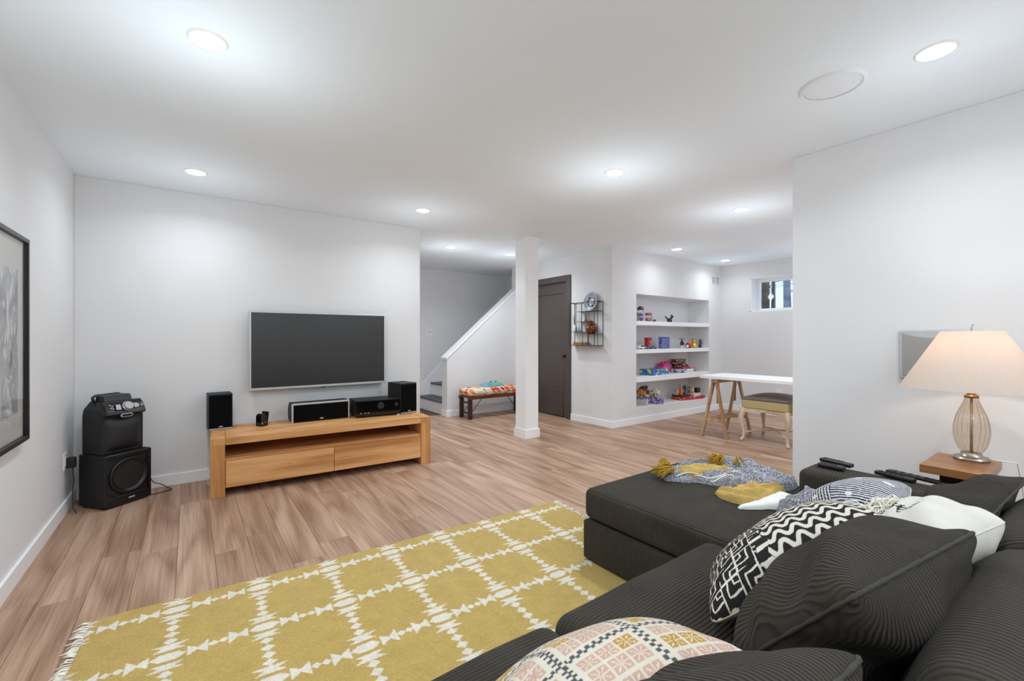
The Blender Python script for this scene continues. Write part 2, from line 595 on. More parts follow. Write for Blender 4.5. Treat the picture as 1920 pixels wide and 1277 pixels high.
# door wall with its opening
DY0, DY1, DZ = 4.773, 5.60, 2.04
struct(MB().bb(XD, XD + .12, NY + .03, DY0, 0, H).bb(XD, XD + .12, DY1, 6.15, 0, H).bb(XD, XD + .12, DY0, DY1, DZ, H)
       .build('wall_door', M_WALL))
# shelf wall with niche
struct(MB().bb(XD, NX0, YS, NY + .03, 0, H).bb(NX1, XW + .12, YS, NY + .03, 0, H).bb(NX0, NX1, YS, NY + .03, 0, NZ0)
       .bb(NX0, NX1, YS, NY + .03, NZ1, H).bb(NX0, NX1, NY, NY + .03, NZ0, NZ1).build('wall_shelf', M_WALL))
for zt, th in ((1.435, .06), (1.035, .055), (.652, .075)):
    o = struct(MB().bb(NX0, NX1, YS - .004, NY, zt - th, zt).build('trim_1', M_TRIM, bevel=.003))
    o.name = 'niche_shelf'
# window wall
WA = atX(1407, 522, XW); WB = atX(1407, 585, XW)
WY1, WZ1, WZ0 = float(WA[1]), float(WA[2]), float(WB[2])
WY0 = WY1 - 1.15
XO = XW + .30
struct(MB().bb(XW, XO, WY1, YS + .3, 0, H).bb(XW, XO, YB, WY0, 0, H).bb(XW, XO, WY0, WY1, 0, WZ0).bb(XW, XO, WY0, WY1, WZ1, H)
       .build('wall_window', M_WALL))
win = struct(MB().bb(XW + .005, XW + .19, WY0, WY1, WZ0, WZ0 + .012).bb(XW + .005, XW + .19, WY0, WY1, WZ1 - .012, WZ1)
             .bb(XW + .005, XW + .19, WY1 - .012, WY1, WZ0, WZ1).bb(XW + .005, XW + .19, WY0, WY0 + .012, WZ0, WZ1).build('window_1', M_TRIM))
fx0, fx1 = XW + .19, XW + .25
f = .055
MB().bb(fx0, fx1, WY0, WY1, WZ0, WZ0 + f).bb(fx0, fx1, WY0, WY1, WZ1 - f, WZ1).bb(fx0, fx1, WY0, WY0 + f, WZ0 + f, WZ1 - f).bb(fx0, fx1, WY1 - f, WY1, WZ0 + f, WZ1 - f) \
    .build('window_frame', M_TRIM, win)
MB().bb(fx0 + .025, fx0 + .031, WY0 + f, WY1 - f, WZ0 + f, WZ1 - f).build('pane', M_PANE, win)

# baseboards
BH, BT = .092, .014
def base(name, x0, x1, y0, y1):
    struct(MB().bb(x0, x1, y0, y1, 0, BH).build(name, M_TRIM, bevel=.003))
base('baseboard_left', XL, XL + BT, YB, YT)
base('baseboard_front', XL + BT, XTE + BT, YT - BT, YT)
base('baseboard_door', XD - BT, XD, YS - BT, DY0 - .09)
base('baseboard_shelf', XD, XW, YS - BT, YS)
base('baseboard_window', XW - BT, XW, YB, YS - BT)
base('baseboard_right', XR - BT, XR, YB, YRE)
base('baseboard_right_end', XR - BT, XR + .12, YRE, YRE + BT)

# stair: knee wall, cap, steps, skirting
KX, KY0, KY1 = 3.14, 5.957, 6.12
kz = lambda x: .88 + (x - KX) * .85
struct(MB().prism([(KX, 0), (XD, 0), (XD, kz(XD)), (KX, kz(KX))], KY0, KY1, 'y').build('wall_knee', M_WALL))
s45 = .03
struct(MB().prism([(KX - .012, kz(KX - .012)), (XD, kz(XD)), (XD, kz(XD) + .032), (KX - .012, kz(KX - .012) + .032)], KY0 - .012, KY1 + .012, 'y')
       .build('trim_2', M_TRIM, bevel=.003))
base('baseboard_knee', KX - BT, XD, KY0 - BT, KY0)
base('baseboard_knee_end', KX - BT, KX, KY0, KY1)
st = struct(bpy.data.objects.new('staircase', None)); COL.objects.link(st)
RISE, RUN = .213, .245
for k in range(7):
    x0 = 3.17 + RUN * k
    MB().bb(x0, x0 + .02, KY1, YF, RISE * k, RISE * (k + 1) - .03).build('riser', M_TRIM, st)
    MB().bb(x0 - .03, x0 + RUN + .02, KY1, YF, RISE * (k + 1) - .03, RISE * (k + 1)).build('tread', M_TREAD, st, bevel=.008)
slope = RISE / RUN
sk = MB().prism([(3.15, 0), (4.9, 0), (4.9, .52 + 1.75 * slope), (3.05 + .1, .33), ], YF - .016, YF - .0005, 'y')
struct(sk.build('trim_3', M_TRIM, bevel=.003))

struct(MB().bb(5.05, 5.15, NY + .03, YF, 0, H).build('wall_light_stop', M_WALL))  # unseen wall added to keep sky light out of the stairwell
# column
cx, cy = 3.302, 4.205
cl = struct(MB().bb(cx - .098, cx + .098, cy - .098, cy + .098, 0, H).build('column', M_TRIM, bevel=.002))
for nm, z0, z1, e in (('column_base', 0, .105, .112), ('column_cap', H - .022, H, .114)):
    m = MB()
    m.bb(cx - e, cx + e, cy - e, cy - .098, z0, z1).bb(cx - e, cx + e, cy + .098, cy + e, z0, z1)
    m.bb(cx - e, cx - .098, cy - .098, cy + .098, z0, z1).bb(cx + .098, cx + e, cy - .098, cy + .098, z0, z1)
    m.build(nm, M_TRIM, cl, bevel=.002)

# door with casing
door = struct(MB().bb(XD + .045, XD + .06, DY0, DY1, 0, DZ).build('door_1', M_DOOR))
m = MB()
m.bb(XD + .03, XD + .045, DY0, DY0 + .11, .01, DZ - .01).bb(XD + .03, XD + .045, DY1 - .11, DY1, .01, DZ - .01)
m.bb(XD + .03, XD + .045, DY0 + .11, DY1 - .11, .01, .42).bb(XD + .03, XD + .045, DY0 + .11, DY1 - .11, DZ - .17, DZ - .01)
m.build('door_stile', M_DOOR, door, bevel=.006)
m = MB().bb(XD - .018, XD + .001, DY0 - .09, DY0, 0, DZ + .085).bb(XD - .018, XD + .001, DY1, DY1 + .09, 0, DZ + .085).bb(XD - .018, XD + .001, DY0, DY1, DZ, DZ + .085)
m.bb(XD, XD + .045, DY0, DY0 + .012, 0, DZ).bb(XD, XD + .045, DY1 - .012, DY1, 0, DZ).bb(XD, XD + .045, DY0, DY1, DZ - .012, DZ)
m.build('door_casing', M_DOOR, door, bevel=.003)
hk = MB().lathe([(.026, 0), (.026, .006), (.012, .01), (.011, .035), (.024, .04), (.026, .055), (.018, .065), (0, .066)], 20).build('door_handle', M_BLACK, door, smooth='auto')
hk.rotation_euler = (0, -PI / 2, 0); hk.location = (XD + .03, DY0 + .055, .93)

# ------------------------------------------------------------------ ceiling lights
def downlight(x, y, label, seen=True, k=1.0):
    t_ = thing('ceiling_light', label, 'ceiling light', (x, y, H), 0, 'recessed ceiling lights')
    MB().lathe([(.058, -.002), (.062, -.007), (.066, -.006), (.072, 0)], 40, cap=False).build('trim_ring', M_WHITEP, t_, smooth=True)
    MB().lathe([(0, -.0075), (.03, -.0075), (.060, -.006)], 40, cap=False).build('lens', M_LENS, t_, smooth=True)
    ld = bpy.data.lights.new('downlight', 'AREA'); ld.shape = 'DISK'; ld.size = .11; ld.energy = DOWN_W * k; ld.spread = math.radians(150); ld.color = LIGHT_COL
    lo = bpy.data.objects.new('downlight', ld); COL.objects.link(lo); lo.parent = t_; lo.location = (0, 0, -.012)
    if True:
        gd = bpy.data.lights.new('ceiling_fill', 'POINT'); gd.energy = FILL_W * k; gd.shadow_soft_size = .045; gd.color = LIGHT_COL
        go = bpy.data.objects.new('ceiling_fill', gd); COL.objects.link(go); go.parent = t_; go.location = (0, 0, -.48)  # invisible lamp added below the fixture to brighten the ceiling
    return t_

for x, y, lb in (
    (.059, 2.161, 'recessed white ceiling light nearest the top left of the room, over the rug'),
    (.034, 3.924, 'recessed ceiling light before the TV wall, above the corner with the boombox'),
    (2.524, .439, 'recessed white ceiling light beside the round ceiling speaker'),
    (2.488, 2.14, 'recessed ceiling light alone in the middle of the ceiling, between column and ceiling speaker'),
    (1.77, 3.838, 'recessed ceiling light by the free end of the TV wall'),
    (4.154, 2.05, 'recessed ceiling light nearest the edge of the right-hand partition wall'),
    (2.78, 5.17, 'recessed ceiling light over the foot of the stairs'),
    (3.721, 5.123, 'recessed ceiling light just behind the top of the white column'),
    (5.315, 3.487, 'recessed ceiling light in front of the toy niche, over its left half'),
    (6.686, 3.545, 'recessed ceiling light in the far corner by the air vent')):
    downlight(x, y, lb, True, {3.924: .46, 3.838: .56, 3.487: .22, 3.545: .24, 2.161: 1.1, 2.14: 1.05, .439: .55, .4: .8}.get(y, 1.0))
for x, y, lb in ((.06, .4, 'added unseen ceiling light above the sofa back at the left wall'), (.06, -1.3, 'added unseen ceiling light in the rear left corner behind the sofa'),
                 (2.5, -1.3, 'added unseen ceiling light behind the sofa by the right wall'), (1.2, -1.3, 'added unseen ceiling light behind the middle of the sofa'),
                 (4.6, .3, 'added unseen ceiling light behind the right-hand partition, beside it'), (6.2, .3, 'added unseen ceiling light over the near end of the desk room'),
                 (6.6, 1.9, 'added unseen ceiling light over the desk beside the window'), (5.4, -1.2, 'added unseen ceiling light at the rear of the desk room'),
                 (.6, 5.8, 'added unseen ceiling light in the hall behind the TV wall')):
    downlight(x, y, lb, False)  # invented lights out of view, added to the ones in sight

sp = thing('ceiling_speaker', 'large round white speaker grille set flush in the ceiling', 'speaker', (2.47, .792, H))
MB().lathe([(.128, 0), (.128, -.008), (.122, -.011), (.117, -.008)], 64, cap=False).build('rim', M_WHITEP, sp, smooth='auto')
MB().lathe([(0, -.0085), (.06, -.008), (.117, -.0065)], 64, cap=False).build('grille', plain('pierced_white', (236, 242, 248), .7, var=.02, vscale=600, bump=.3, bscale=700), sp, smooth=True)

# ------------------------------------------------------------------ rug
RO = np.array([-.336, 2.534]); RA = math.radians(-3.0)
RL, RW = 2.468, 1.66
def rug_white(x, y):
    """x along the rug, y from its far edge; True where the cream figure is woven in."""
    a, b = .3155, .342
    X = (x - .293 + a / 2) % a - a / 2
    Yy = (y - .104 + b / 2) % b - b / 2
    ax, ay = np.abs(X), np.abs(Yy)
    lens = (ax / .056 + ay / .047 < 1.0) & (ay < .0245)
    tb = np.abs(ax - .091) / .033
    bow = (tb < 1) & (ay < .007 + np.where(ax > .091, .034, .025) * tb)
    dia = np.abs(ax - .1405) / .0190 + ay / .0165 < 1
    tc = np.abs(ay - .0605) / .0190
    bra = (tc < 1) & (ax < .024 + np.where(ay > .0605, .035, .028) * tc)
    dib = (ax / .026 + np.abs(ay - .1025) / .0205 < 1) | (ax / .026 + np.abs(ay - .148) / .0220 < 1)
    return lens | bow | dia | bra | dib

rug = thing('area_rug', 'mustard yellow wool rug with a cream star lattice in front of the sofa', 'rug', (RO[0], RO[1], 0), RA)
nx, ny = 560, 380
gx = np.linspace(0, RL, nx); gy = np.linspace(0, RW, ny)
GX, GY = np.meshgrid(gx, gy, indexing='ij')
Wm = rug_white(GX, GY)
rng = np.random.default_rng(3)
ed = np.minimum(np.minimum(GX, RL - GX), np.minimum(GY, RW - GY))
z = .0005 + .0085 * np.clip(ed / .008, 0, 1) ** .5 + rng.normal(0, .0007, GX.shape) * (ed > .004)
z += .0006 * np.sin(GX * 9 + GY * 3) + .0008
wob = .004 * np.sin(GX * 5.1) + .003 * np.sin(GX * 13)
yl, cr = np.array(lin((196, 167, 94))), np.array(lin((233, 224, 208)))
cc = np.where(Wm[..., None], cr, yl)
cc = cc * (1 + rng.normal(0, .05, GX.shape))[..., None]
dk = np.array([.86, .78, .62])
st_ = np.clip(np.sin(GX * 2.1 + 1) * .5 + np.sin(GX * 5.3 + GY * 4) * .25 + .2, 0, 1)[..., None] * (~Wm)[..., None]
cc = cc * (1 - st_ * .25 * (1 - dk))
MB().grid(np.stack([GX, -GY + wob, z], -1), cc).build('pile', M_RUG, rug, smooth=True, flip=False)
m = MB()
for xe, sgn in ((0, -1), (RL, 1)):
    k = 0
    y = .01
    while y < RW:
        ln = random.uniform(.028, .055)
        dy = random.uniform(-.02, .02)
        p = [(xe - sgn * .004, -y + .004 * math.sin(xe * 5.1), .005), (xe + sgn * ln * .5, -y + dy * .4, .0075 + random.uniform(0, .004)), (xe + sgn * ln, -y + dy, .003)]
        m.tube(p, [.0022, .0026, .0016], 5); y += random.uniform(.007, .013)
tag(m.build('fringe', M_FRINGE, rug, smooth=True, flip=False), kind='stuff')

# ------------------------------------------------------------------ television and media unit
tv = thing('television', 'flat television with a thin silver frame hung on the wall above the oak unit', 'television', (1.0225, YT, 1.085))
MB().bb(-.604, .604, -.075, -.045, -.348, .348).build('back_shell', M_BLACK, tv, bevel=.004)
MB().bb(-.25, .25, -.046, -.001, -.2, .2).build('wall_bracket', M_BLACKM, tv)
m = MB(); e = .014
m.bb(-.606, .606, -.084, -.072, -.35, -.35 + e + .006).bb(-.606, .606, -.084, -.072, .35 - e, .35).bb(-.606, -.606 + e, -.084, -.072, -.35 + e, .35 - e).bb(.606 - e, .606, -.084, -.072, -.35 + e, .35 - e)
m.build('frame', M_SILVERP, tv, bevel=.002)
MB().bb(-.592, .592, -.080, -.074, -.331, .337).build('screen', M_SCREEN, tv)
MB().bb(-.02, .02, -.083, -.07, -.356, -.349).build('badge', M_BLACK, tv)

MA = math.radians(-2.7); ML, MD = 1.742, .55
mu = thing('media_unit', 'long low honey oak media unit with an open slot and two drawers', 'media unit', (.12, 3.945, 0), MA)
MZ = .446; leg = .094
for x0 in (0, ML - leg):
    MB().bb(x0, x0 + leg, 0, MD, 0, MZ - .056).build('side_panel', M_OAKV, mu, bevel=.003)
    MB().bb(x0, x0 + leg, 0, MD, MZ - .0555, MZ).build('top_block', M_OAKV, mu, bevel=.003)
nb = 4
for k in range(nb):
    MB().bb(leg + .001, ML - leg - .001, MD * k / nb + .0004, MD * (k + 1) / nb - .0004, MZ - .056, MZ).build('top_board', M_OAK, mu, bevel=.002)
MB().bb(leg, ML - leg, .02, MD - .02, .268, .286).build('shelf', M_OAK, mu)
MB().bb(leg, ML - leg, MD - .018, MD - .004, .05, MZ - .056).build('back_panel', M_OAK, mu)
MB().bb(leg, ML - leg, .04, MD - .02, .062, .08).build('bottom_panel', M_OAK, mu)
mid = ML / 2
for x0, x1 in ((leg + .003, mid - .0015), (mid + .0015, ML - leg - .003)):
    MB().bb(x0, x1, .004, .026, .066, .266).build('drawer', M_OAK, mu, bevel=.003)
# small white clip under the unit
def mw(x, y, z=MZ):
    c, s = math.cos(MA), math.sin(MA)
    return (.12 + c * x - s * y, 3.945 + s * x + c * y, z)

def shelf_speaker(name, label, loc, rz, w_, d, h):
    t_ = thing(name, label, 'speaker', loc, rz, 'black bookshelf speakers on the oak unit')
    MB().bb(-w_ / 2, w_ / 2, 0, d, 0, h).build('cabinet', M_BLACKM, t_, bevel=.004)
    MB().bb(-w_ / 2 + .006, w_ / 2 - .006, -.010, .001, .016, h - .012).build('grille', M_GRILLE, t_, bevel=.004)
    MB().bb(-w_ / 2 + .002, w_ / 2 - .002, -.008, .001, .003, .013).build('base_strip', M_GREYP, t_, bevel=.002)
    m = MB()
    m.lathe([(.010, 0), (.010, .002), (0, .0025)], 16)
    o = m.build('badge', M_SILVERP, t_); o.scale = (1.5, .45, 1); o.rotation_euler = (PI / 2, 0, 0); o.location = (0, -.0105, .026)
    return t_
shelf_speaker('bookshelf_speaker', 'black bookshelf speaker on the left end of the oak unit', (.203, 4.318, MZ), math.radians(3), .166, .175, .292)
shelf_speaker('bookshelf_speaker', 'black bookshelf speaker on the right end of the oak unit beside the receiver', (1.765, 4.16, MZ), math.radians(10), .185, .24, .300)

t_ = thing('network_box', 'small black upright box with an angled back plate, alone on the oak unit', 'electronics', (.492, 4.29, MZ), math.radians(28))
MB().prism([(-.027, 0), (.027, 0), (.027, .086), (.012, .104), (-.012, .104), (-.027, .086)], -.035, .035, 'y').build('body', M_GLOSSB, t_, bevel=.003)
MB().box((.045, .02, .058), (.006, .085, .116), ry=.12).build('back_plate', M_BLACK, t_, bevel=.002)
MB().bb(-.02, -.012, -.0365, -.0345, .02, .035).bb(.006, .012, -.0365, -.0345, .03, .036).build('port', M_GREYP, t_)

t_ = thing('center_speaker', 'long black centre speaker with silver edging lying on the oak unit', 'speaker', (.966, 4.256, MZ), math.radians(-.7))
prof = [(.008, 0), (.19, .012), (.215, .10), (.15, .168), (.012, .168), (0, .16), (0, .008)]
MB().prism(prof, -.245, .245, 'x').build('cabinet', M_BLACKM, t_, bevel=.003)
MB().bb(-.232, .232, -.012, .002, .012, .152).build('grille', M_GRILLE, t_, bevel=.004)
m = MB().bb(-.247, -.233, -.010, .003, .002, .168).bb(.233, .247, -.010, .003, .002, .168).bb(-.233, .233, -.010, .003, .155, .168)
m.build('silver_edge', M_SILVERP, t_, bevel=.003)
o = MB().lathe([(.011, 0), (.011, .002), (0, .003)], 16).build('badge', M_SILVERP, t_)
o.scale = (1.6, .45, 1); o.rotation_euler = (PI / 2, 0, 0); o.location = (0, -.012, .024)

t_ = thing('av_receiver', 'black home cinema receiver between the centre speaker and the right speaker', 'receiver', (1.452, 4.143, MZ), math.radians(-3.8))
MB().bb(-.206, .206, .012, .30, .014, .156).build('case', M_BLACKM, t_, bevel=.004)
MB().bb(-.212, .212, 0, .014, .012, .158).build('front_panel', M_GLOSSB, t_, bevel=.004)
m = MB()
for k in range(9): m.bb(-.17 + k * .04, -.15 + k * .04, .05, .27, .156, .1575)
m.build('vent_slots', M_BLACK, t_)
for x, r in ((.02, .032), (.17, .018)):
    o = MB().lathe([(r, 0), (r, .012), (r * .9, .016), (0, .016)], 28).build('knob', M_BLACKM, t_, smooth='auto'); o.rotation_euler = (PI / 2, 0, 0); o.location = (x, 0, .105)
m = MB()
for x in (-.17, -.13, -.10): m.bb(x, x + .014, -.003, 0, .04, .046)
tag(m.build('button', M_SILVERP, t_), kind='stuff')
for x in (-.17, .17):
    for y in (.03, .27): MB().lathe([(.018, 0), (.02, .014)], 16, (x, y, 0)).build('foot', M_BLACK, t_)
MB().bb(.18, .20, -.01, .0, .0, .008).build('clip', M_WHITEP, t_)

# ------------------------------------------------------------------ subwoofer and boombox in the corner
SA = math.radians(38)
SX, SY = -.475, 4.105
def sw(x, y, z): return (SX + math.cos(SA) * x - math.sin(SA) * y, SY + math.sin(SA) * x + math.cos(SA) * y, z)
SWD, SDP, SHT = .305, .26, .372
t_ = thing('subwoofer', 'black floor subwoofer with a round cone, under the boombox in the corner', 'subwoofer', (SX, SY, 0), SA)
MB().bb(0, SWD, .018, SDP, .012, SHT).build('cabinet', M_BLACKM, t_, bevel=.008)
m = MB().bb(0, .022, 0, .02, .012, SHT).bb(SWD - .022, SWD, 0, .02, .012, SHT).bb(.022, SWD - .022, 0, .02, SHT - .03, SHT).bb(.022, SWD - .022, 0, .02, .012, .075)
m.build('front_frame', M_BLACK, t_, bevel=.006)
o = MB().lathe([(.132, 0), (.128, .010), (.116, .012), (.106, .004), (.096, -.004), (.045, -.035), (.042, -.030), (.034, -.016), (.02, -.006), (0, -.003)], 48, cap=False).build('woofer_cone', M_BLACK, t_, smooth=True)
o.rotation_euler = (PI / 2, 0, 0); o.location = (SWD / 2 + .012, .016, .205)
MB().bb(.15, .19, -.002, .001, .040, .050).build('badge', M_SILVERP, t_, bevel=.001)
MB().bb(.05, .27, -.006, .002, .066, .076).build('trim_strip', M_BLACKM, t_, bevel=.003)
for x in (.03, SWD - .03):
    for y in (.05, SDP - .03): MB().lathe([(.016, 0), (.018, .014)], 14, (x, y, 0)).build('foot', M_BLACK, t_)

bx = sw(.012, .02, SHT)
t_ = thing('boombox', 'black portable stereo with a silver dial, on top of the subwoofer', 'stereo', bx, SA)
BW, BD, BHt = .272, .23, .40
MB().prism([(0, 0), (BW, 0), (BW, .27), (BW - .006, .315), (BW - .05, .372), (.05, .372), (.006, .315), (0, .27)], .03, BD, 'y').build('body', M_BLACKM, t_, bevel=.012, seg=3)
# convex speaker front
n_ = 22
P = []
for i in range(n_ + 1):
    u = i / n_
    row = []
    for j in range(15):
        v = j / 14
        b = (1 - (2 * u - 1) ** 4) * (1 - (2 * v - 1) ** 4)
        row.append((.020 + u * (BW - .04), .032 - .035 * b, .02 + .235 * v))
    P.append(row)
MB().grid(np.array(P)).build('front_grille', plain('satin_mesh', (26, 26, 28), .5, var=.3, vscale=400, bump=.3, bscale=900), t_, smooth=True)
MB().prism([(.032, .262), (-.006, .275), (-.002, .30), (.026, .350), (.05, .372), (.09, .372), (.09, .27)][::-1], .006, BW - .006, 'x').build('control_panel', M_GLOSSB, t_, bevel=.008, seg=3)
tilt = math.radians(64)
o = MB().lathe([(.037, 0), (.037, .016), (.031, .02), (.031, .026), (.026, .03), (0, .03)], 36).build('dial', M_CHROME, t_, smooth='auto')
o.rotation_euler = (tilt, 0, 0); o.location = (BW / 2 + .01, .010, .326)
for q in ([(-.078, -.018), (-.042, -.022), (-.042, .022), (-.072, .02)], [(.042, -.02), (.072, -.014), (.08, .004), (.066, .018), (.042, .022)]):
    o = MB().prism(q, 0, .012, 'z').build('dial_wing', M_CHROME, t_, bevel=.003); o.rotation_euler = (tilt, 0, 0); o.location = (BW / 2 + .01, .010, .326)
m = MB()
for (x, y) in ((-.09, .012), (-.1, .0), (-.088, -.006), (-.102, .022), (.1, .014), (.094, -.002), (.104, .0)): m.lathe([(.005, 0), (.005, .005), (0, .006)], 10, (x, y, 0))
o = tag(m.build('button', M_GREYP, t_), kind='stuff'); o.rotation_euler = (tilt, 0, 0); o.location = (BW / 2 + .01, .012, .326)
m = MB().prism([(-.042, 0), (-.03, -.013), (.03, -.013), (.042, 0), (.03, .013), (-.03, .013)], 0, .005, 'z')
o = m.build('display_bezel', M_SILVERP, t_, bevel=.002); o.rotation_euler = (PI / 2, 0, 0); o.location = (BW / 2, -.002, .268)
m = MB().prism([(-.034, 0), (-.026, -.008), (.026, -.008), (.034, 0), (.026, .008), (-.026, .008)], 0, .002, 'z')
o = m.build('display', M_GLOSSB, t_); o.rotation_euler = (PI / 2, 0, 0); o.location = (BW / 2, -.0065, .268)
MB().prism([(.065, .365), (.18, .365), (.16, .412), (.09, .412)], .045, BW - .05, 'x').build('lid', M_BLACK, t_, bevel=.008)
MB().tube([(.03, .16, .36), (.03, .17, .40), (.05, .175, .41), (BW - .08, .175, .412), (BW - .05, .17, .40), (BW - .04, .165, .36)], .009, 8).build('handle', M_BLACK, t_, smooth=True)

def cable(name, label, pts, r=.003, mat=M_BLACK):
    P = []
    Q = [Vector(p) for p in pts]
    for i in range(len(Q) - 1):
        p0, p1, p2, p3 = Q[max(i - 1, 0)], Q[i], Q[i + 1], Q[min(i + 2, len(Q) - 1)]
        for k in range(8):
            s = k / 8
            P.append(.5 * ((2 * p1) + (p2 - p0) * s + (2 * p0 - 5 * p1 + 4 * p2 - p3) * s * s + (3 * p1 - p0 - 3 * p2 + p3) * s ** 3))
    P.append(Q[-1])
    return tag(MB().tube(P, r, 6).build(name, mat, smooth=True), label, 'cable')
cable('hanging_cable', 'thin black cords hanging from the right side of the boombox behind the subwoofer',
      [sw(.285, .20, .70), sw(.315, .20, .60), sw(.322, .20, .48), sw(.325, .19, .38), sw(.325, .19, .2), sw(.33, .2, .06), sw(.345, .19, .004)], .0025)
cable('floor_cable', 'thin black cord looping over the floor to the right of the subwoofer',
      [sw(.31, .06, .20), sw(.335, .05, .12), sw(.375, .07, .075), sw(.43, .075, .045), sw(.46, .05, .012), sw(.455, .0, .004), sw(.39, .01, .003), sw(.315, .03, .003)], .003)
ol = thing('wall_outlet', 'white wall outlet on the left wall beside the subwoofer', 'outlet', (XL, 4.215, .355))
MB().bb(0, .006, -.036, .036, -.058, .058).build('cover_plate', M_WHITEP, ol, bevel=.002)
MB().bb(.006, .009, -.016, .016, -.03, .03).build('socket', M_WHITEP, ol, bevel=.001)
pl_ = thing('power_adapter', 'black plug-in adapter on the left wall outlet behind the subwoofer', 'adapter', (XL + .009, 4.235, .34))
MB().bb(0, .045, -.025, .025, -.035, .035).build('housing', M_BLACK, pl_, bevel=.005)
m = MB().tube([(.03, 0, -.03), (.035, -.005, -.12), (.03, -.02, -.22), (.04, -.06, -.30), (.06, -.08, -.335)], .003, 6).build('cord', M_BLACK, pl_, smooth=True)

# ------------------------------------------------------------------ framed picture
M_PGLASS = clear('picture_glass', (1, 1, 1), .02, .03, None, 0, .22)
PY1, PY0, PZ0, PZ1 = 3.25, 2.20, .686, 1.693
pf = thing('framed_picture', 'large grey print in a thin black frame on the left wall', 'picture', (XL, (PY0 + PY1) / 2, (PZ0 + PZ1) / 2))
hw, hh = (PY1 - PY0) / 2, (PZ1 - PZ0) / 2
m = MB(); e = .022
for a in ((-hw, -hw + e, -hh, hh), (hw - e, hw, -hh, hh), (-hw + e, hw - e, -hh, -hh + e), (-hw + e, hw - e, hh - e, hh)): m.bb(.001, .034, *a)
m.build('frame', M_BLACK, pf, bevel=.003)
MB().bb(.004, .014, -hw + e, hw - e, -hh + e, hh - e).build('mount', plain('mount_card', (206, 204, 200), .8, var=.03), pf)
MB().bb(.014, .017, -hw + .16, hw - .115, -hh + .15, hh - .17).build('print', M_ART, pf)
MB().bb(.024, .026, -hw + e, hw - e, -hh + e, hh - e).build('pane', M_PGLASS, pf)

# ------------------------------------------------------------------ bench in the stair hall
bn = thing('folding_bench', 'dark wooden folding bench with iron braces against the stair wall', 'bench', (3.29, 5.55, 0))
BL, BDp, BZ = 1.08, .30, .335
for x in (.0, BL - .055):
    for y in (.0, BDp - .05):
        MB().box((x + .0275, y + .025, BZ / 2 - .01), (.055, .05, BZ - .02)).build('leg', M_DARKW, bn, bevel=.004)
    MB().bb(x + .015, x + .04, .05, BDp - .05, .07, .095).build('stretcher', M_DARKW, bn, bevel=.003)
    MB().bb(x + .012, x + .043, .05, BDp - .05, .225, .25).build('stretcher', M_BENCHW, bn, bevel=.003)
MB().bb(-.012, BL + .012, -.004, .03, BZ - .045, BZ).build('side_rail', M_BENCHW, bn, bevel=.004)
MB().bb(-.012, BL + .012, BDp - .03, BDp + .004, BZ - .045, BZ).build('side_rail', M_BENCHW, bn, bevel=.004)
for k in range(3):
    MB().bb(-.01, BL + .01, .031 + k * .08, .107 + k * .08, BZ - .02, BZ).build('seat_slat', M_BENCHW, bn, bevel=.003)
for y in (.045, BDp - .045):
    for (x0, x1) in ((.05, .26), (BL - .05, BL - .26)):
        MB().tube([(x0, y, .08), (x1, y, BZ - .03)], .005, 6).build('brace', M_BLACK, bn)
for y in (-.006, BDp + .006):
    MB().lathe([(.012, 0), (.012, .006), (0, .008)], 12, (.03, y, BZ - .06)).build('bolt', M_BLACK, bn)

def hashn(i, j, s): return np.modf(np.abs(np.sin(i * 127.1 + j * 311.7 + s * 74.7) * 43758.5453))[0]
def cells(u, v, s, seed):
    """Nearest jittered dot: distance and a random number for each."""
    x, y = u * s, v * s
    best = np.full(u.shape, 9.0); idr = np.zeros(u.shape)
    for dx in (-1, 0, 1):
        for dy in (-1, 0, 1):
            i, j = np.floor(x) + dx, np.floor(y) + dy
            px, py = i + .5 + .4 * (hashn(i, j, seed) - .5), j + .5 + .4 * (hashn(i, j, seed + 1) - .5)
            d = np.hypot(x - px, y - py)
            k = d < best
            best = np.where(k, d, best); idr = np.where(k, hashn(i, j, seed + 2), idr)
    return best, idr
def pick(base, *layers):
    c = np.broadcast_to(np.array(lin(base)), layers[0][0].shape + (3,)).copy()
    for mask, rgb in layers: c[mask] = lin(rgb)
    return c
def floral(u, v):
    d, r = cells(u, v, 4.2, 1.0)
    d2, r2 = cells(u, v, 15, 5.0)
    d3, r3 = cells(u, v, 9, 9.0)
    big = d < .44
    return pick((232, 218, 196), ((d3 < .26) & (r3 < .5) & ~big, (112, 84, 72)), ((d3 < .2) & (r3 > .8) & ~big, (120, 168, 176)),
                (big & (r < .42), (214, 74, 30)), (big & (r < .42) & (d2 < .26), (246, 220, 190)),
                (big & (r > .42) & (r < .68), (232, 122, 30)), (big & (r > .42) & (r < .68) & (d < .2), (244, 166, 70)), (big & (r > .86), (176, 44, 40)))

def slab_cloth(name, size, r, crown, fn, scale, loc, parent=None, wob=.006, mat=M_PRINT, rz=0, n=(90, 30, 8), seed=0):
    m = rbox(size, r, crown, n, wob=wob, seed=seed)
    P = np.array(m.v)
    m.c = list(map(tuple, fn((P[:, 0] + P[:, 2] * .6) * scale + 3, (P[:, 1] - P[:, 2] * .8) * scale + 3)))
    o = m.build(name, mat, parent, smooth=True, flip=False, loc=loc, rz=rz)
    return o
bc = slab_cloth('bench_cushion', (1.08, .32, .105), .045, .015, floral, 2.6, (3.82, 5.70, BZ + .052), wob=.010)
tag(bc, 'orange and cream floral cushion lying along the dark bench', 'cushion')

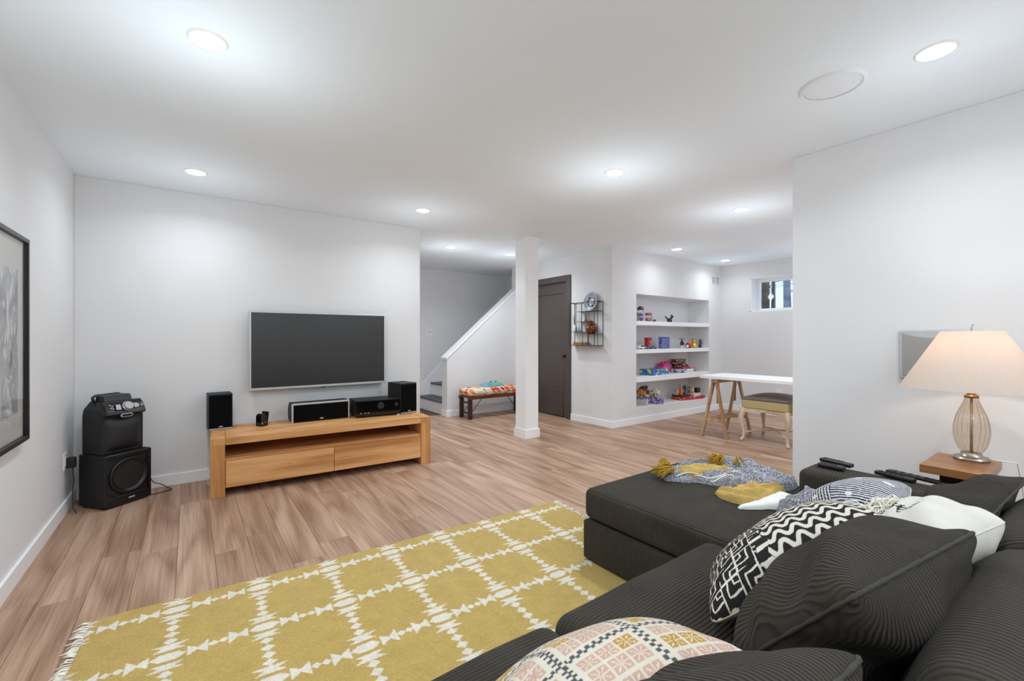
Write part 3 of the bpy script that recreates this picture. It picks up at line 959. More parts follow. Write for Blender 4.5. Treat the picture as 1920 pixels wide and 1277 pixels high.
# ------------------------------------------------------------------ wire wall shelf and what stands on it
WYa, WYb, WZa, WZb, WDp = 4.065, 4.605, 1.094, 1.69, .11
ws = thing('wire_wall_shelf', 'dark wire wall shelf of open compartments beside the brown door', 'wall shelf', (XD, 0, 0))
xf, xb = -WDp, -.004
def wire(name, segs, r=.0042):
    m = MB()
    for a, b in segs: m.tube([a, b], r, 6)
    return m.build(name, M_WIRE, ws)
def rect(x): return [((x, WYa, WZa), (x, WYb, WZa)), ((x, WYb, WZa), (x, WYb, WZb)), ((x, WYb, WZb), (x, WYa, WZb)), ((x, WYa, WZb), (x, WYa, WZa))]
wire('frame', rect(xf) + rect(xb) + [((xf, y, z_), (xb, y, z_)) for y in (WYa, WYb) for z_ in (WZa, WZb)])
yA, yB, yC = 4.47, 4.345, 4.225
zt_, zm, zl, zr = 1.565, 1.425, 1.285, 1.255
wire('upright', [((x, yA, zl), (x, yA, WZb)) for x in (xf, xb)] + [((x, yB, WZa), (x, yB, zm)) for x in (xf, xb)] + [((x, yC, zm), (x, yC, zt_)) for x in (xf, xb)] + [((x, yC, WZa), (x, yC, zr)) for x in (xf, xb)], .0036)
M_SHELFW = M_WIRE
for (a, b, z_) in ((WYa, yA, zt_), (yC, yA, zm), (yB, WYb, zl), (WYa, yB, zr), (WYa, WYb, WZa)):
    MB().bb(xf, xb, a, b, z_ - .004, z_).build('shelf', M_SHELFW, ws)
pt = thing('decor_plate', 'mottled blue and white plate with a dark inner ring, on top of the wire shelf', 'plate', (XD - .062, 4.245, zt_ + .002))
def plate_mat():
    t2 = NT('mottled_glaze'); v_ = t2.coord()
    t2.col(t2.ramp(t2.noise(v_, 45, 5, .7), [(.38, lin((92, 104, 122))), (.5, lin((152, 162, 176))), (.62, lin((214, 218, 222)))]))
    t2.set(.3); return t2.m
M_GLAZE = plate_mat()
rp = .128
o = MB().lathe([(0, .006), (.06, .006), (.075, .010), (.122, .026), (rp, .028), (.124, .020), (.07, 0), (0, 0)], 48, cap=False).build('plate_body', M_GLAZE, pt, smooth=True)
o.rotation_euler = (0, -PI / 2 + .16, 0); o.location = (.03, 0, rp)
o = MB().tube([(.062 * math.cos(a), .062 * math.sin(a), .012) for a in np.linspace(0, 2 * PI, 40)[:-1]], .0045, 6, closed=True).build('ring', M_BLACK, pt, smooth=True)
o.rotation_euler = (0, -PI / 2 + .16, 0); o.location = (.03, 0, rp)
rd = thing('reed_diffuser', 'small white reed diffuser bottle with thin brown reeds on the wire shelf', 'diffuser', (XD - .055, 4.545, zl))
MB().lathe([(.030, 0), (.032, .004), (.032, .062), (.026, .075), (.013, .082), (.013, .098)], 20).build('bottle', M_WHITEP, rd, smooth='auto')
for k, (dx, dy) in enumerate(((.01, .05), (-.01, .03), (.0, -.01), (.015, .065), (-.005, .005))):
    MB().tube([(0, 0, .07), (dx * .3, dy * .9, .26 - abs(dy) * .6)], .0016, 5).build('reed', M_BENCHW, rd)
fg = thing('figurine', 'slim brown wooden figurine on the upper middle ledge of the wire shelf', 'figurine', (XD - .055, 4.335, zm))
MB().lathe([(.026, 0), (.024, .01), (.015, .04), (.014, .07), (.009, .085), (.012, .098), (.011, .112), (0, .122)], 16).build('body', plain('figurine_brown', (150, 112, 82), .5, var=.2), fg, smooth='auto')
MB().box((0, .022, .012), (.03, .03, .024)).build('base', M_WHITEP, fg, bevel=.004)
jr = thing('lidded_jar', 'round brown lidded clay jar on the wire shelf', 'jar', (XD - .055, 4.235, zr))
t2 = NT('burnt_glaze'); v_ = t2.coord()
t2.col(t2.ramp(t2.noise(v_, 38, 4, .6), [(.35, lin((52, 22, 10))), (.55, lin((122, 58, 22))), (.7, lin((204, 140, 70)))])); t2.set(.25)
MB().lathe([(.04, 0), (.062, .02), (.080, .055), (.078, .085), (.06, .112), (.05, .118)], 28).build('pot', t2.m, jr, smooth='auto')
MB().lathe([(.056, .118), (.058, .126), (.046, .146), (.02, .158), (.014, .166), (.018, .176), (0, .184)], 28).build('lid', t2.m, jr, smooth='auto')
bk = thing('wooden_box', 'flat brown wooden box lying on the bottom ledge of the wire shelf', 'box', (XD - .055, 4.42, WZa))
MB().bb(-.04, .04, -.12, .125, 0, .026).build('box_body', M_TABLE, bk, bevel=.003)
MB().bb(-.042, .042, -.122, .127, .027, .042).build('lid', M_TABLE, bk, bevel=.004)

# ------------------------------------------------------------------ outlets, switch, vent
def plate(name, label, cat, loc, face, n_sock=1, kind='outlet', w_=.072):
    t3 = thing(name, label, cat, loc, {'x-': PI, 'y-': -PI / 2, 'x+': 0}[face])
    MB().bb(0, .006, -w_ / 2, w_ / 2, -.058, .058).build('cover_plate', M_WHITEP, t3, bevel=.002)
    for k in range(n_sock):
        y = (k - (n_sock - 1) / 2) * .045
        if kind == 'switch':
            MB().bb(.006, .011, y - .008, y + .008, .0, .03).build('toggle', M_GREYP, t3, bevel=.002)
            MB().bb(.006, .008, y - .005, y + .005, -.04, -.034).build('screw', M_GREYP, t3)
        else:
            MB().bb(.006, .0085, y - .017, y + .017, -.034, .034).build('socket', M_WHITEP, t3, bevel=.001)
            for z_ in (-.018, .018):
                MB().bb(.0085, .009, y - .008, y - .005, z_ - .006, z_ + .006).bb(.0085, .009, y + .005, y + .008, z_ - .006, z_ + .006).build('slot', M_GREYP, t3)
    return t3
plate('light_switch', 'white double light switch on the stairwell wall', 'switch', (3.365, YF, 1.285), 'y-', 2, 'switch', .116)
plate('wall_outlet', 'white wall outlet under the white desk on the window wall', 'outlet', (XW, 3.0, .362), 'x-')
vt = thing('air_vent', 'white air vent grille high on the niche wall by the far corner', 'vent', (7.05, YS, 2.155))
m = MB()
for a in ((-.13, .13, .055, .07), (-.13, .13, -.07, -.055), (-.13, -.112, -.055, .055), (.112, .13, -.055, .055), (-.008, .008, -.055, .055)): m.bb(a[0], a[1], -.010, -.0005, a[2], a[3])
m.build('frame', M_WHITEP, vt, bevel=.002)
MB().bb(-.112, .112, -.003, -.0008, -.055, .055).build('backing', M_GREYP, vt)
for k in range(7):
    z_ = -.047 + k * .0157
    MB().box((0, -.006, z_), (.224, .008, .002), rx=.7).build('louvre', M_WHITEP, vt)

# ------------------------------------------------------------------ corner sofa
M_FOOT = M_BLACK
so = thing('corner_sofa', 'low charcoal corduroy corner sofa with a long chaise and flat square arms', 'sofa')
SZ = .40
# plinths
MB().prism([(.12, .02), (1.70, .02), (1.70, .93), (.12, .93)], .03, .225, 'z').build('base', M_CORD, so, bevel=.012, seg=3, rib='x')
MB().prism([(1.705, .02), (2.42, .02), (2.42, .93), (2.70, .93), (2.70, 1.685), (1.705, 1.685)], .02, .222, 'z').build('base', M_CORD, so, bevel=.012, seg=3, rib='x')
for x, y in ((.2, .1), (.2, .85), (1.6, .85), (1.8, 1.6), (2.62, 1.6), (2.62, 1.0)):
    MB().bb(x - .03, x + .03, y - .03, y + .03, .0, .032).build('foot', M_BLACK, so)
def cushion(name, x0, x1, y0, y1, z0, z1, r, crown, rib, mat=M_CORD, wob=.006, seed=0, n=(16, 16, 5)):
    m = rbox((x1 - x0, y1 - y0, z1 - z0), r, crown, n, ((x0 + x1) / 2, (y0 + y1) / 2, (z0 + z1) / 2), wob, seed)
    o = m.build(name, mat, so, smooth=True, flip=False)
    weld(o); add_rib(o.data, rib)
    o.data.polygons.foreach_set('use_smooth', [True] * len(o.data.polygons))
    return o
cushion('seat_cushion', .125, .845, .18, .985, .222, .385, .055, .03, 'y', seed=1)
cushion('seat_cushion', .85, 1.70, .18, .985, .222, .385, .055, .03, 'y', seed=2)
# chaise cushion wraps in front of the arm
MB().prism([(1.708, .18), (2.418, .18), (2.418, .94), (2.704, .94), (2.704, 1.69), (1.708, 1.69)], .227, .392, 'z').build('chaise_cushion', M_CORD, so, bevel=.042, seg=5, rib='x', smooth='auto')
for x0, x1, y1 in ((2.425, 2.645, .925), (-.13, .118, .985)):
    m = rbox((x1 - x0, y1 + .12, .53), .035, 0, (6, 14, 8), ((x0 + x1) / 2, (y1 - .12) / 2, .285))
    o = m.build('arm', M_CORD, so, smooth=True, flip=False); weld(o); add_rib(o.data, 'y'); o.data.polygons.foreach_set('use_smooth', [True] * len(o.data.polygons))
m = rbox((2.54, .14, .60), .04, 0, (20, 4, 8), (1.27, -.06, .32))
o = m.build('back_frame', M_CORD, so, smooth=True, flip=False); weld(o); add_rib(o.data, 'x'); o.data.polygons.foreach_set('use_smooth', [True] * len(o.data.polygons))
# leaning back cushions
def back_cushion(x0, x1, seed, dz=0, dy=0):
    m = rbox((x1 - x0, .20, .40), .085, 0, (18, 4, 12), (0, 0, 0), .006, seed)
    P = np.array(m.v)
    k = (1 - np.abs(P[:, 0] / ((x1 - x0) / 2)) ** 3) * (1 - np.abs(P[:, 2] / .2) ** 3)
    P[:, 1] += .035 * k * np.sign(P[:, 1])
    ang = .30
    c, s = math.cos(ang), math.sin(ang)
    Y = P[:, 1] * c - P[:, 2] * s; Z = P[:, 1] * s + P[:, 2] * c
    ribv = (P[:, 0] + .004 * np.sin(P[:, 2] * 18)).tolist()
    P = np.stack([P[:, 0] + (x0 + x1) / 2, Y + .125 + dy, Z + .475 + dz], -1)
    m.v = [tuple(p) for p in P.tolist()]
    o = m.build('back_cushion', M_CORD, so, smooth=True, flip=False)
    at = o.data.attributes.new('rib', 'FLOAT', 'POINT'); at.data.foreach_set('value', ribv)
    weld(o)
    o.data.polygons.foreach_set('use_smooth', [True] * len(o.data.polygons))
back_cushion(.13, .93, 3)
back_cushion(.94, 1.74, 8)
back_cushion(1.75, 2.42, 11, -.015, .01)

# ------------------------------------------------------------------ pillows
def pillow(name, label, TL, TR, BL, BR, tf, tb, hint, front=None, back=(70, 66, 61), mat=M_PRINT, n=90, m_=70, rib=None, pipe=None, seed=0, wr=.006, pinch=.05, ex=.55, cat='pillow', group=None, back_mat=None):
    C = [np.array(c, float) for c in (TL, TR, BL, BR)]
    ctr = sum(C) / 4
    C = [c - ctr for c in C]
    nrm = np.cross(C[1] - C[0], C[2] - C[0]); nrm /= np.linalg.norm(nrm)
    if np.dot(nrm, hint) < 0: nrm = -nrm
    W = np.linalg.norm(C[1] - C[0]); Hh = np.linalg.norm(C[2] - C[0])
    u = (1 - np.cos(np.linspace(0, PI, n))) / 2 * .6 + np.linspace(0, 1, n) * .4
    v = (1 - np.cos(np.linspace(0, PI, m_))) / 2 * .6 + np.linspace(0, 1, m_) * .4
    U, V = np.meshgrid(u, v, indexing='ij')
    a, b = 2 * U - 1, 2 * V - 1
    a2 = a * (1 - pinch * (1 - b * b)); b2 = b * (1 - pinch * (1 - a * a))
    a2 = a2 * (1 - .085 * (a * b) ** 6); b2 = b2 * (1 - .085 * (a * b) ** 6)
    U2, V2 = (a2 + 1) / 2, (b2 + 1) / 2
    base_ = ((1 - U2) * (1 - V2))[..., None] * C[0] + (U2 * (1 - V2))[..., None] * C[1] + ((1 - U2) * V2)[..., None] * C[2] + (U2 * V2)[..., None] * C[3]
    prof = np.clip((1 - a * a) * (1 - b * b), 0, 1) ** ex
    rs = np.random.default_rng(seed)
    fold = np.zeros_like(a)
    for k in range(5):
        an = rs.uniform(0, PI); fr = rs.uniform(3, 9); ph = rs.uniform(0, 6)
        fold += np.sin((a * math.cos(an) + b * math.sin(an)) * fr + ph + 1.5 * np.sin(a * 2 + b * 3 + k)) / (k + 1.5)
    fold *= wr * np.clip(prof * 2, 0, 1)
    t_ = thing(name, label, cat, ctr, 0, group)
    for nm, sg, th, fn, mt in (('front_cover', 1, tf, front, mat), ('back_cover', -1, tb, None, back_mat or mat)):
        P = base_ + nrm * (sg * (th * prof + fold))[..., None]
        cc_ = fn(U, V) if fn else np.broadcast_to(np.array(lin(back)), U.shape + (3,)).copy()
        mb = MB().grid(P if sg > 0 else P[::-1], cc_ if sg > 0 else cc_[::-1])
        o = mb.build(nm, mt, t_, smooth=True, flip=False)
        if rib:
            at = o.data.attributes.new('rib', 'FLOAT', 'POINT')
            sw_ = (U * W if rib == 'u' else V * Hh) + .010 * np.sin(a * 3 + b * 4 + seed) + .006 * np.sin(b * 9 + a * 5)
            at.data.foreach_set('value', (sw_ if sg > 0 else sw_[::-1]).astype(np.float32).ravel())
    # seam round the edge
    k1 = [base_[i, 0] for i in range(0, n, 3)] + [base_[-1, j] for j in range(0, m_, 3)] + [base_[i, -1] for i in range(n - 1, -1, -3)] + [base_[0, j] for j in range(m_ - 1, 0, -3)]
    pr = [.0042 + .0012 * math.sin(i_ * 2.1) for i_ in range(len(k1))] if pipe else .0022
    o = MB().tube(k1, pr, 6, closed=True).build('piping', pipe or back_mat or mat, t_, smooth=True, flip=False)
    if mat is M_PRINT and not pipe:
        ca = o.data.color_attributes.new('Col', 'FLOAT_COLOR', 'POINT')
        arr = np.ones((len(o.data.vertices), 4), np.float32); arr[:, :3] = lin(back); ca.data.foreach_set('color', arr.ravel())
    return t_

UPF = np.array((0, .5, .8))
M_CORD_PIPE = plain('charcoal_piping', (56, 53, 46), .95, var=.2, vscale=60, bump=.8, bscale=350)
pillow('pillow', 'biggest charcoal corduroy pillow with a corded seam, behind the black and cream one',
       (.945, .265, .745), (1.585, .19, .725), (.985, .53, .43), (1.66, .47, .44), .13, .15, UPF, mat=M_CORDP, rib='u', pipe=M_CORD_PIPE, seed=1, wr=.016, ex=.5)
pillow('pillow', 'charcoal corduroy pillow at the bottom edge, behind the embroidered pillow',
       (.24, .25, .725), (.845, .215, .72), (.26, .52, .43), (.87, .49, .43), .10, .10, UPF, mat=M_CORDP, rib='u', pipe=M_CORD_PIPE, seed=2, wr=.012, ex=.5)
pillow('pillow', 'charcoal corduroy pillow in the sofa corner below the table lamp',
       (1.86, .235, .625), (2.40, .165, .715), (1.87, .50, .44), (2.41, .48, .44), .095, .05, UPF, mat=M_CORDP, rib='u', pipe=M_CORD_PIPE, seed=5, wr=.016, ex=.5)

def bw_pattern(u, v):
    maze = np.zeros(u.shape, bool)
    cu, cv = u / .105, v / .135
    i, j = np.floor(cu), np.floor(cv)
    x, y = cu - i, cv - j
    k = hashn(i, j, 3.0)
    x = np.where(k < .5, x, 1 - x); y = np.where((k * 7 % 1) < .5, y, 1 - y)
    d = np.maximum(x, y) + .03 * np.sin(u * 60 + v * 47)
    maze = (np.modf(d * 3.0)[0] < .25) | (x < .06) | (y < .06)
    wv = np.sin(2 * PI * (v * 11 + .36 * np.sin(2 * PI * u * 10) + .03 * np.sin(u * 31))) + .45 * np.cos(2 * PI * u * 20)
    zig = wv < -.05
    ln = np.sin(2 * PI * (v * 10 + .02 * np.sin(u * 40))) > -.5
    split = .40 + .012 * np.sin(v * 40)
    white = np.where(u < split, np.where((u > split - .07) & (np.sin(v * 9) > .2), ~ln, maze), ~zig)
    return pick((226, 218, 204), (~white, (40, 38, 38)))
pillow('pillow', 'black and cream pillow printed with maze and wave patterns, beige back',
       (1.05, .60, .465), (1.56, .335, .69), (1.345, .765, .43), (1.86, .56, .60), .115, .05, UPF, bw_pattern, (196, 176, 156), n=380, m_=260, seed=3, wr=.004, ex=.5, pinch=.04)
def stripes(u, v):
    s = np.sin(2 * PI * (u * 27 + .35 * np.sin(v * 7) + .08 * np.sin(v * 41)) + np.sin(u * 9) * 2)
    s2 = np.sin(2 * PI * (v * 30 + .3 * np.sin(u * 8)))
    k = np.where(v < .5, s, s * .4 + s2 * .9)
    d, r = cells(u, v, 5, 2.0)
    return pick((220, 220, 222), (k > -.05, (52, 54, 72)), ((d < .16) & (r > .6), (228, 226, 222)))
pillow('pillow', 'navy and white finely striped pillow at the foot of the sofa arm',
       (1.75, .365, .60), (2.08, .42, .675), (1.84, .69, .45), (2.14, .75, .46), .13, .05, UPF, stripes, (206, 206, 208), n=220, m_=180, seed=4, wr=.004, ex=.5)
def kilim(u, v):
    gu, gv = u * 3.0 + .18, v * 2.9 + .12
    bi, bj = np.floor(gu), np.floor(gv)
    x, y = gu - bi, gv - bj
    border = (x < .13) | (y < .13)
    bx = np.where(x < .13, x, y) / .13
    al = np.where(x < .13, y, x)
    zz = border & (np.abs(bx - .5 - .28 * np.sign(np.sin(al * 60))) < .32) & (bx > .08) & (bx < .92)
    cx_, cy_ = (x - .17) / .79 * 3, (y - .17) / .79 * 3
    ci, cj = np.floor(cx_), np.floor(cy_)
    p, q_ = cx_ - ci - .5, cy_ - cj - .5
    inside = (~border) & (np.abs(p) < .42) & (np.abs(q_) < .42) & (cx_ > 0) & (cx_ < 3) & (cy_ > 0) & (cy_ < 3)
    ang_ = np.arctan2(q_, p); rr = np.hypot(p, q_)
    star = inside & (np.abs(np.sin(ang_ * 4)) < .38) & (rr < .42) & (rr > .05)
    k = hashn(ci + bi * 7, cj + bj * 5, 1.0)
    return pick((214, 205, 190), (inside, (196, 164, 146)), (inside & (k > .72), (182, 146, 70)), (star, (220, 206, 192)), (zz, (84, 88, 88)))
pillow('pillow', 'cream pillow embroidered with pink and mustard squares, nearest the camera at the bottom',
       (.33, .42, .60), (.855, .365, .605), (.375, .735, .44), (.90, .70, .435), .12, .05, UPF, kilim, (212, 194, 184), n=260, m_=200, seed=6, wr=.004, ex=.5)
def creamy(u, v):
    k = ((np.abs(u - .30 - .04 * np.sin(v * 22)) < .05 + .03 * np.sin(v * 50)) & (np.abs(v - .62) < .26) & (np.sin(u * 130) + np.sin(v * 70) > -.3))
    return pick((226, 222, 212), (k, (52, 50, 52)))
cp = pillow('pillow', 'plain cream cotton pillow with a long fringe and a black woven figure',
       (1.52, .235, .68), (1.81, .165, .695), (1.60, .46, .585), (1.93, .385, .61), .085, .11, UPF, creamy, (222, 218, 208), n=140, m_=110, seed=7, wr=.006, ex=.5)
m = MB()
rr = random.Random(5)
c0 = np.array(cp.location)
for k in range(240):
    s = rr.random()
    p = (np.array((1.585, .45, .60)) * (1 - s) + np.array((1.90, .42, .625)) * s) - c0
    p = p + np.array((rr.uniform(-.05, .0), rr.uniform(-.12, .02), rr.uniform(.0, .05)))
    d = np.array((rr.uniform(-.07, .05), rr.uniform(-.01, .07), rr.uniform(-.02, .02)))
    q = [p, p + d * .35 + np.array((rr.uniform(-.012, .012), 0, rr.uniform(.01, .03))), p + d * .75 + np.array((0, rr.uniform(-.012, .012), rr.uniform(-.002, .02))), p + d + np.array((rr.uniform(-.01, .01), 0, -.012))]
    Q = [Vector(x) for x in q]
    pts = [Q[0], Q[0].lerp(Q[1], .5), Q[1], Q[1].lerp(Q[2], .5), Q[2], Q[3]]
    m.tube(pts, .0019, 5)
tag(m.build('fringe', M_FRINGE, cp, smooth=True, flip=False), kind='stuff')

# ------------------------------------------------------------------ throw blanket on the chaise
bl = thing('throw_blanket', 'crumpled navy, mustard and white throw blanket with mustard tassels on the chaise', 'blanket', (2.2, 1.3, .39))
def ribbon(name, mat, ctrl, widths, hgt, seed, n=70, m_=36, folds=3.0, amp=.5, col=None):
    """A crumpled length of cloth lying along a path; its folds run along its length."""
    Q = [np.array(c, float) - np.array((2.2, 1.3)) for c in ctrl]
    t = np.linspace(0, len(Q) - 1, n)
    i = np.clip(np.floor(t).astype(int), 0, len(Q) - 2); s = (t - i)[:, None]
    g = lambda k: np.array([Q[min(max(a + k, 0), len(Q) - 1)] for a in i])
    p0, p1, p2, p3 = g(-1), g(0), g(1), g(2)
    c = .5 * (2 * p1 + (p2 - p0) * s + (2 * p0 - 5 * p1 + 4 * p2 - p3) * s ** 2 + (3 * p1 - p0 - 3 * p2 + p3) * s ** 3)
    wd = np.interp(t, range(len(widths)), widths)
    hh_ = np.interp(t, range(len(hgt)), hgt)
    d = np.gradient(c, axis=0); d /= np.linalg.norm(d, axis=1, keepdims=True)
    nr = np.stack([-d[:, 1], d[:, 0]], -1)
    S = np.linspace(-1, 1, m_)
    T = np.linspace(0, 1, n)
    SS, TT = np.meshgrid(S, T, indexing='xy')
    endk = np.clip(np.minimum(TT, 1 - TT) / .06, 0, 1) ** .5
    rim = 1 + .10 * np.sin(TT * 17 + seed) + .06 * np.sin(TT * 39 + seed * 2)
    xy = c[:, None, :] + nr[:, None, :] * (SS * wd[:, None] * rim)[..., None]
    fo = np.sin(SS * folds * PI + 2.2 * np.sin(TT * 5 + seed) + seed) * .6 + np.sin(SS * folds * 2.3 * PI + 3 * np.sin(TT * 8 + seed)) * .3 + np.sin(TT * 24 + SS * 4 + seed) * .18
    zz = hh_[:, None] * (1 - np.abs(SS) ** 5) ** .5 * endk * (1 - amp + amp * (.5 + .5 * fo)) + .004
    P = np.concatenate([xy, zz[..., None]], -1)
    return MB().grid(P).build(name, mat, bl, smooth=True, flip=False)
def chz(u, v, z=.42): return tuple(atZ(u, v, z)[:2])
ribbon('dark_section', M_HEATH, [chz(1240, 886), chz(1300, 886), chz(1370, 888), chz(1440, 897), chz(1490, 908)], [.06, .13, .17, .14, .06], [.035, .06, .075, .075, .05], 1, folds=4.2, amp=.62, m_=56)
ribbon('dark_section', M_HEATH, [chz(1270, 872, .43), chz(1330, 868, .44), chz(1400, 873, .44), chz(1440, 885, .44)], [.03, .05, .06, .03], [.06, .085, .09, .05], 2, folds=1.6)
ribbon('mustard_section', M_MUST, [chz(1275, 876, .45), chz(1300, 877, .46), chz(1340, 876, .46), chz(1368, 876, .46)], [.03, .05, .05, .03], [.07, .088, .09, .075], 3, folds=1.2, amp=.3, n=40, m_=20)
ribbon('mustard_section', M_MUST, [chz(1345, 915), chz(1385, 926), chz(1430, 922), chz(1466, 915)], [.025, .075, .07, .02], [.03, .075, .07, .05], 4, folds=1.9, amp=.55)
ribbon('white_section', M_WWHITE, [chz(1385, 943), chz(1430, 940), chz(1470, 936), chz(1490, 933)], [.01, .035, .075, .085], [.012, .03, .045, .045], 5, folds=.6, amp=.2, n=40, m_=20)
ribbon('dark_section', M_HEATH, [chz(1468, 940, .42), chz(1510, 938, .45), chz(1560, 935, .47), chz(1612, 932, .50)], [.08, .12, .12, .05], [.05, .11, .135, .09], 6, folds=2.4, amp=.6, m_=50)
# woven white lines along the dark part
for k, (a0, a1) in enumerate((((1268, 900), (1400, 884)), ((1300, 903), (1440, 888)), ((1330, 907), (1420, 894)))):
    A, B = np.array(chz(*a0)), np.array(chz(*a1))
    m = MB(); pts = []
    for s in np.linspace(0, 1, 30):
        p = A * (1 - s) + B * s
        pts.append((p[0] - 2.2 + .01 * math.sin(s * 14 + k), p[1] - 1.3, .05 + .012 * math.sin(s * 11 + k * 2)))
    m.tube(pts, .004, 5).build('white_stripe', M_WWHITE, bl, smooth=True)
def tassel(u, v, z, du, dv, L, k, nst=46, spread=.05):
    p = np.array((*chz(u, v, z), z - .39)) - np.array((2.2, 1.3, 0))
    q = np.array((*chz(u + du, v + dv, z), z - .39)) - np.array((2.2, 1.3, 0))
    d = (q - p); d /= np.linalg.norm(d); sd = np.array((-d[1], d[0], 0))
    m = MB(); r = random.Random(k)
    for i in range(nst):
        e = r.uniform(-1, 1)
        a = p + sd * e * .018 + np.array((0, 0, r.uniform(0, .03)))
        b = a + d * L * r.uniform(.8, 1.1) + sd * e * spread + np.array((0, 0, r.uniform(-.03, .01)))
        b[2] = max(b[2], .012)
        mid_ = (a + b) / 2 + np.array((0, 0, r.uniform(.0, .018)))
        m.tube([a, mid_, b], [.0032, .0034, .0024], 5)
    m.build('tassel', M_MUSTY, bl, smooth=True, flip=False)
tassel(1262, 886, .43, -40, 2, .10, 1)
tassel(1255, 877, .44, -28, -4, .06, 2, 30)
tassel(1352, 862, .47, -30, 14, .10, 3, 46, .03)
tassel(1383, 869, .47, 10, 8, .04, 4, 20, .02)

# ------------------------------------------------------------------ remote controls on the arm
def remote(label, u0, v0, u1, v1, w_, h_, mat=M_BLACK):
    z = .552
    A, B = atZ(u0, v0, z), atZ(u1, v1, z)
    L = float(np.hypot(*(B - A)[:2])); an = math.atan2(B[1] - A[1], B[0] - A[0])
    L = min(L, .26)
    t_ = thing('remote_control', label, 'remote', ((A[0] + B[0]) / 2, (A[1] + B[1]) / 2, z), an, 'black remotes on the sofa arm')
    MB().prism([(-L / 2, -w_ / 2), (L / 2, -w_ / 2), (L / 2, w_ / 2), (-L / 2, w_ / 2)], 0, h_, 'z').build('case', mat, t_, bevel=min(w_, h_) * .3, seg=2)
    m = MB()
    for i in range(5):
        for j in (-1, 0, 1):
            m.bb(-L * .38 + i * L * .13, -L * .38 + i * L * .13 + .008, j * w_ * .26 - .003, j * w_ * .26 + .003, h_ - .0005, h_ + .0015)
    tag(m.build('button', M_BLACKM, t_), kind='stuff')
remote('black remote lying at the wall side of the far end of the sofa arm', 1540, 864, 1598, 878, .040, .020)
remote('second black remote at the far end of the sofa arm, nearer the seat', 1535, 874, 1584, 884, .042, .022)
remote('slim black remote halfway along the sofa arm, nearer the seat', 1642, 888, 1716, 906, .034, .018)
remote('long flat black remote halfway along the sofa arm, at the wall side', 1664, 885, 1778, 912, .040, .014)

# ------------------------------------------------------------------ side table and lamp
TZ = .630
tt = thing('side_table', 'small square brown wooden pedestal table between the sofa arm and the wall', 'side table', (2.82, .407, 0))
MB().bb(-.176, .176, -.108, .108, TZ - .036, TZ).build('tabletop', M_TABLE, tt, bevel=.003)
MB().bb(-.062, .062, -.062, .062, .03, TZ - .037).build('pedestal', M_DARKW, tt, bevel=.005)
MB().bb(-.13, .13, -.10, .10, 0, .03).build('base', M_DARKW, tt, bevel=.005)
lp = thing('table_lamp', 'table lamp with a fluted amber glass body and a wide cream linen shade', 'lamp', (2.93, .389, TZ))
MB().lathe([(.064, 0), (.066, .008), (.061, .016), (.045, .019), (.039, .026), (.037, .034), (.032, .037)], 40, sc=(1, .95)).build('base', M_NICKEL, lp, smooth='auto')
gp = [(.034, .038), (.044, .050), (.055, .080), (.0615, .125), (.0595, .165), (.051, .205), (.038, .240), (.027, .268), (.022, .285), (.024, .292)]
zs = np.linspace(gp[0][1], gp[-1][1], 30)
prf = [(float(np.interp(z_, [p[1] for p in gp], [p[0] for p in gp])), float(z_)) for z_ in zs]
rs_ = np.array([p[0] for p in prf]); rs_[1:-1] = (rs_[:-2] + 2 * rs_[1:-1] + rs_[2:]) / 4
prf = [(float(r), z_) for r, (_, z_) in zip(rs_, prf)]
MB().lathe(prf, 120, cap=False, flute=.035, fn=20).build('glass_body', M_GLASS, lp, smooth=True)
MB().tube([(0, 0, .03), (0, 0, .30)], .0055, 10).build('rod', M_NICKEL, lp, smooth=True)
MB().lathe([(.024, .288), (.026, .294), (.022, .300), (.015, .304), (.014, .33), (.013, .335), (.013, .36)], 24).build('socket', plain('aged_brass', (150, 112, 66), .35, .9, var=.15), lp, smooth='auto')
R0, R1, S0, S1 = .252, .105, .330, .597
MB().lathe([(R0, S0), (R1, S1), (R1 - .004, S1), (R0 - .004, S0), (R0, S0)], 72, cap=False).build('lamp_shade', M_SHADE, lp, smooth='auto')
m = MB()
for a in (0, 2 * PI / 3, 4 * PI / 3): m.tube([(0, 0, S1 - .006), ((R1 - .004) * math.cos(a), (R1 - .004) * math.sin(a), S1 - .006)], .002, 6)
m.tube([(.03, 0, .36), (.055, 0, .44), (.03, 0, .56), (0, 0, S1 - .006)], .002, 6).tube([(-.03, 0, .36), (-.055, 0, .44), (-.03, 0, .56), (0, 0, S1 - .006)], .002, 6)
m.build('harp', M_NICKEL, lp)
MB().tube([(0, 0, S1 - .01), (0, 0, S1 + .012), (.004, 0, S1 + .024), (.012, -.004, S1 + .030)], .003, 8).build('finial', M_NICKEL, lp, smooth=True)
MB().ball((0, 0, .43), (.028, .028, .036)).build('bulb', M_BULB, lp, smooth=True)
ld = bpy.data.lights.new('lamp_light', 'POINT'); ld.energy = LAMP_W; ld.color = (1, .87, .74); ld.shadow_soft_size = .03
lo = bpy.data.objects.new('lamp_light', ld); COL.objects.link(lo); lo.parent = lp; lo.location = (0, 0, .49)
MB().tube([(.02, -.055, .012), (.04, -.08, .006), (.06, -.10, .004), (.075, -.135, .002), (.16, -.14, -.10), (.17, -.16, -.30), (.2, -.2, -.6)], .0028, 6).build('cord', M_WHITEP, lp, smooth=True)

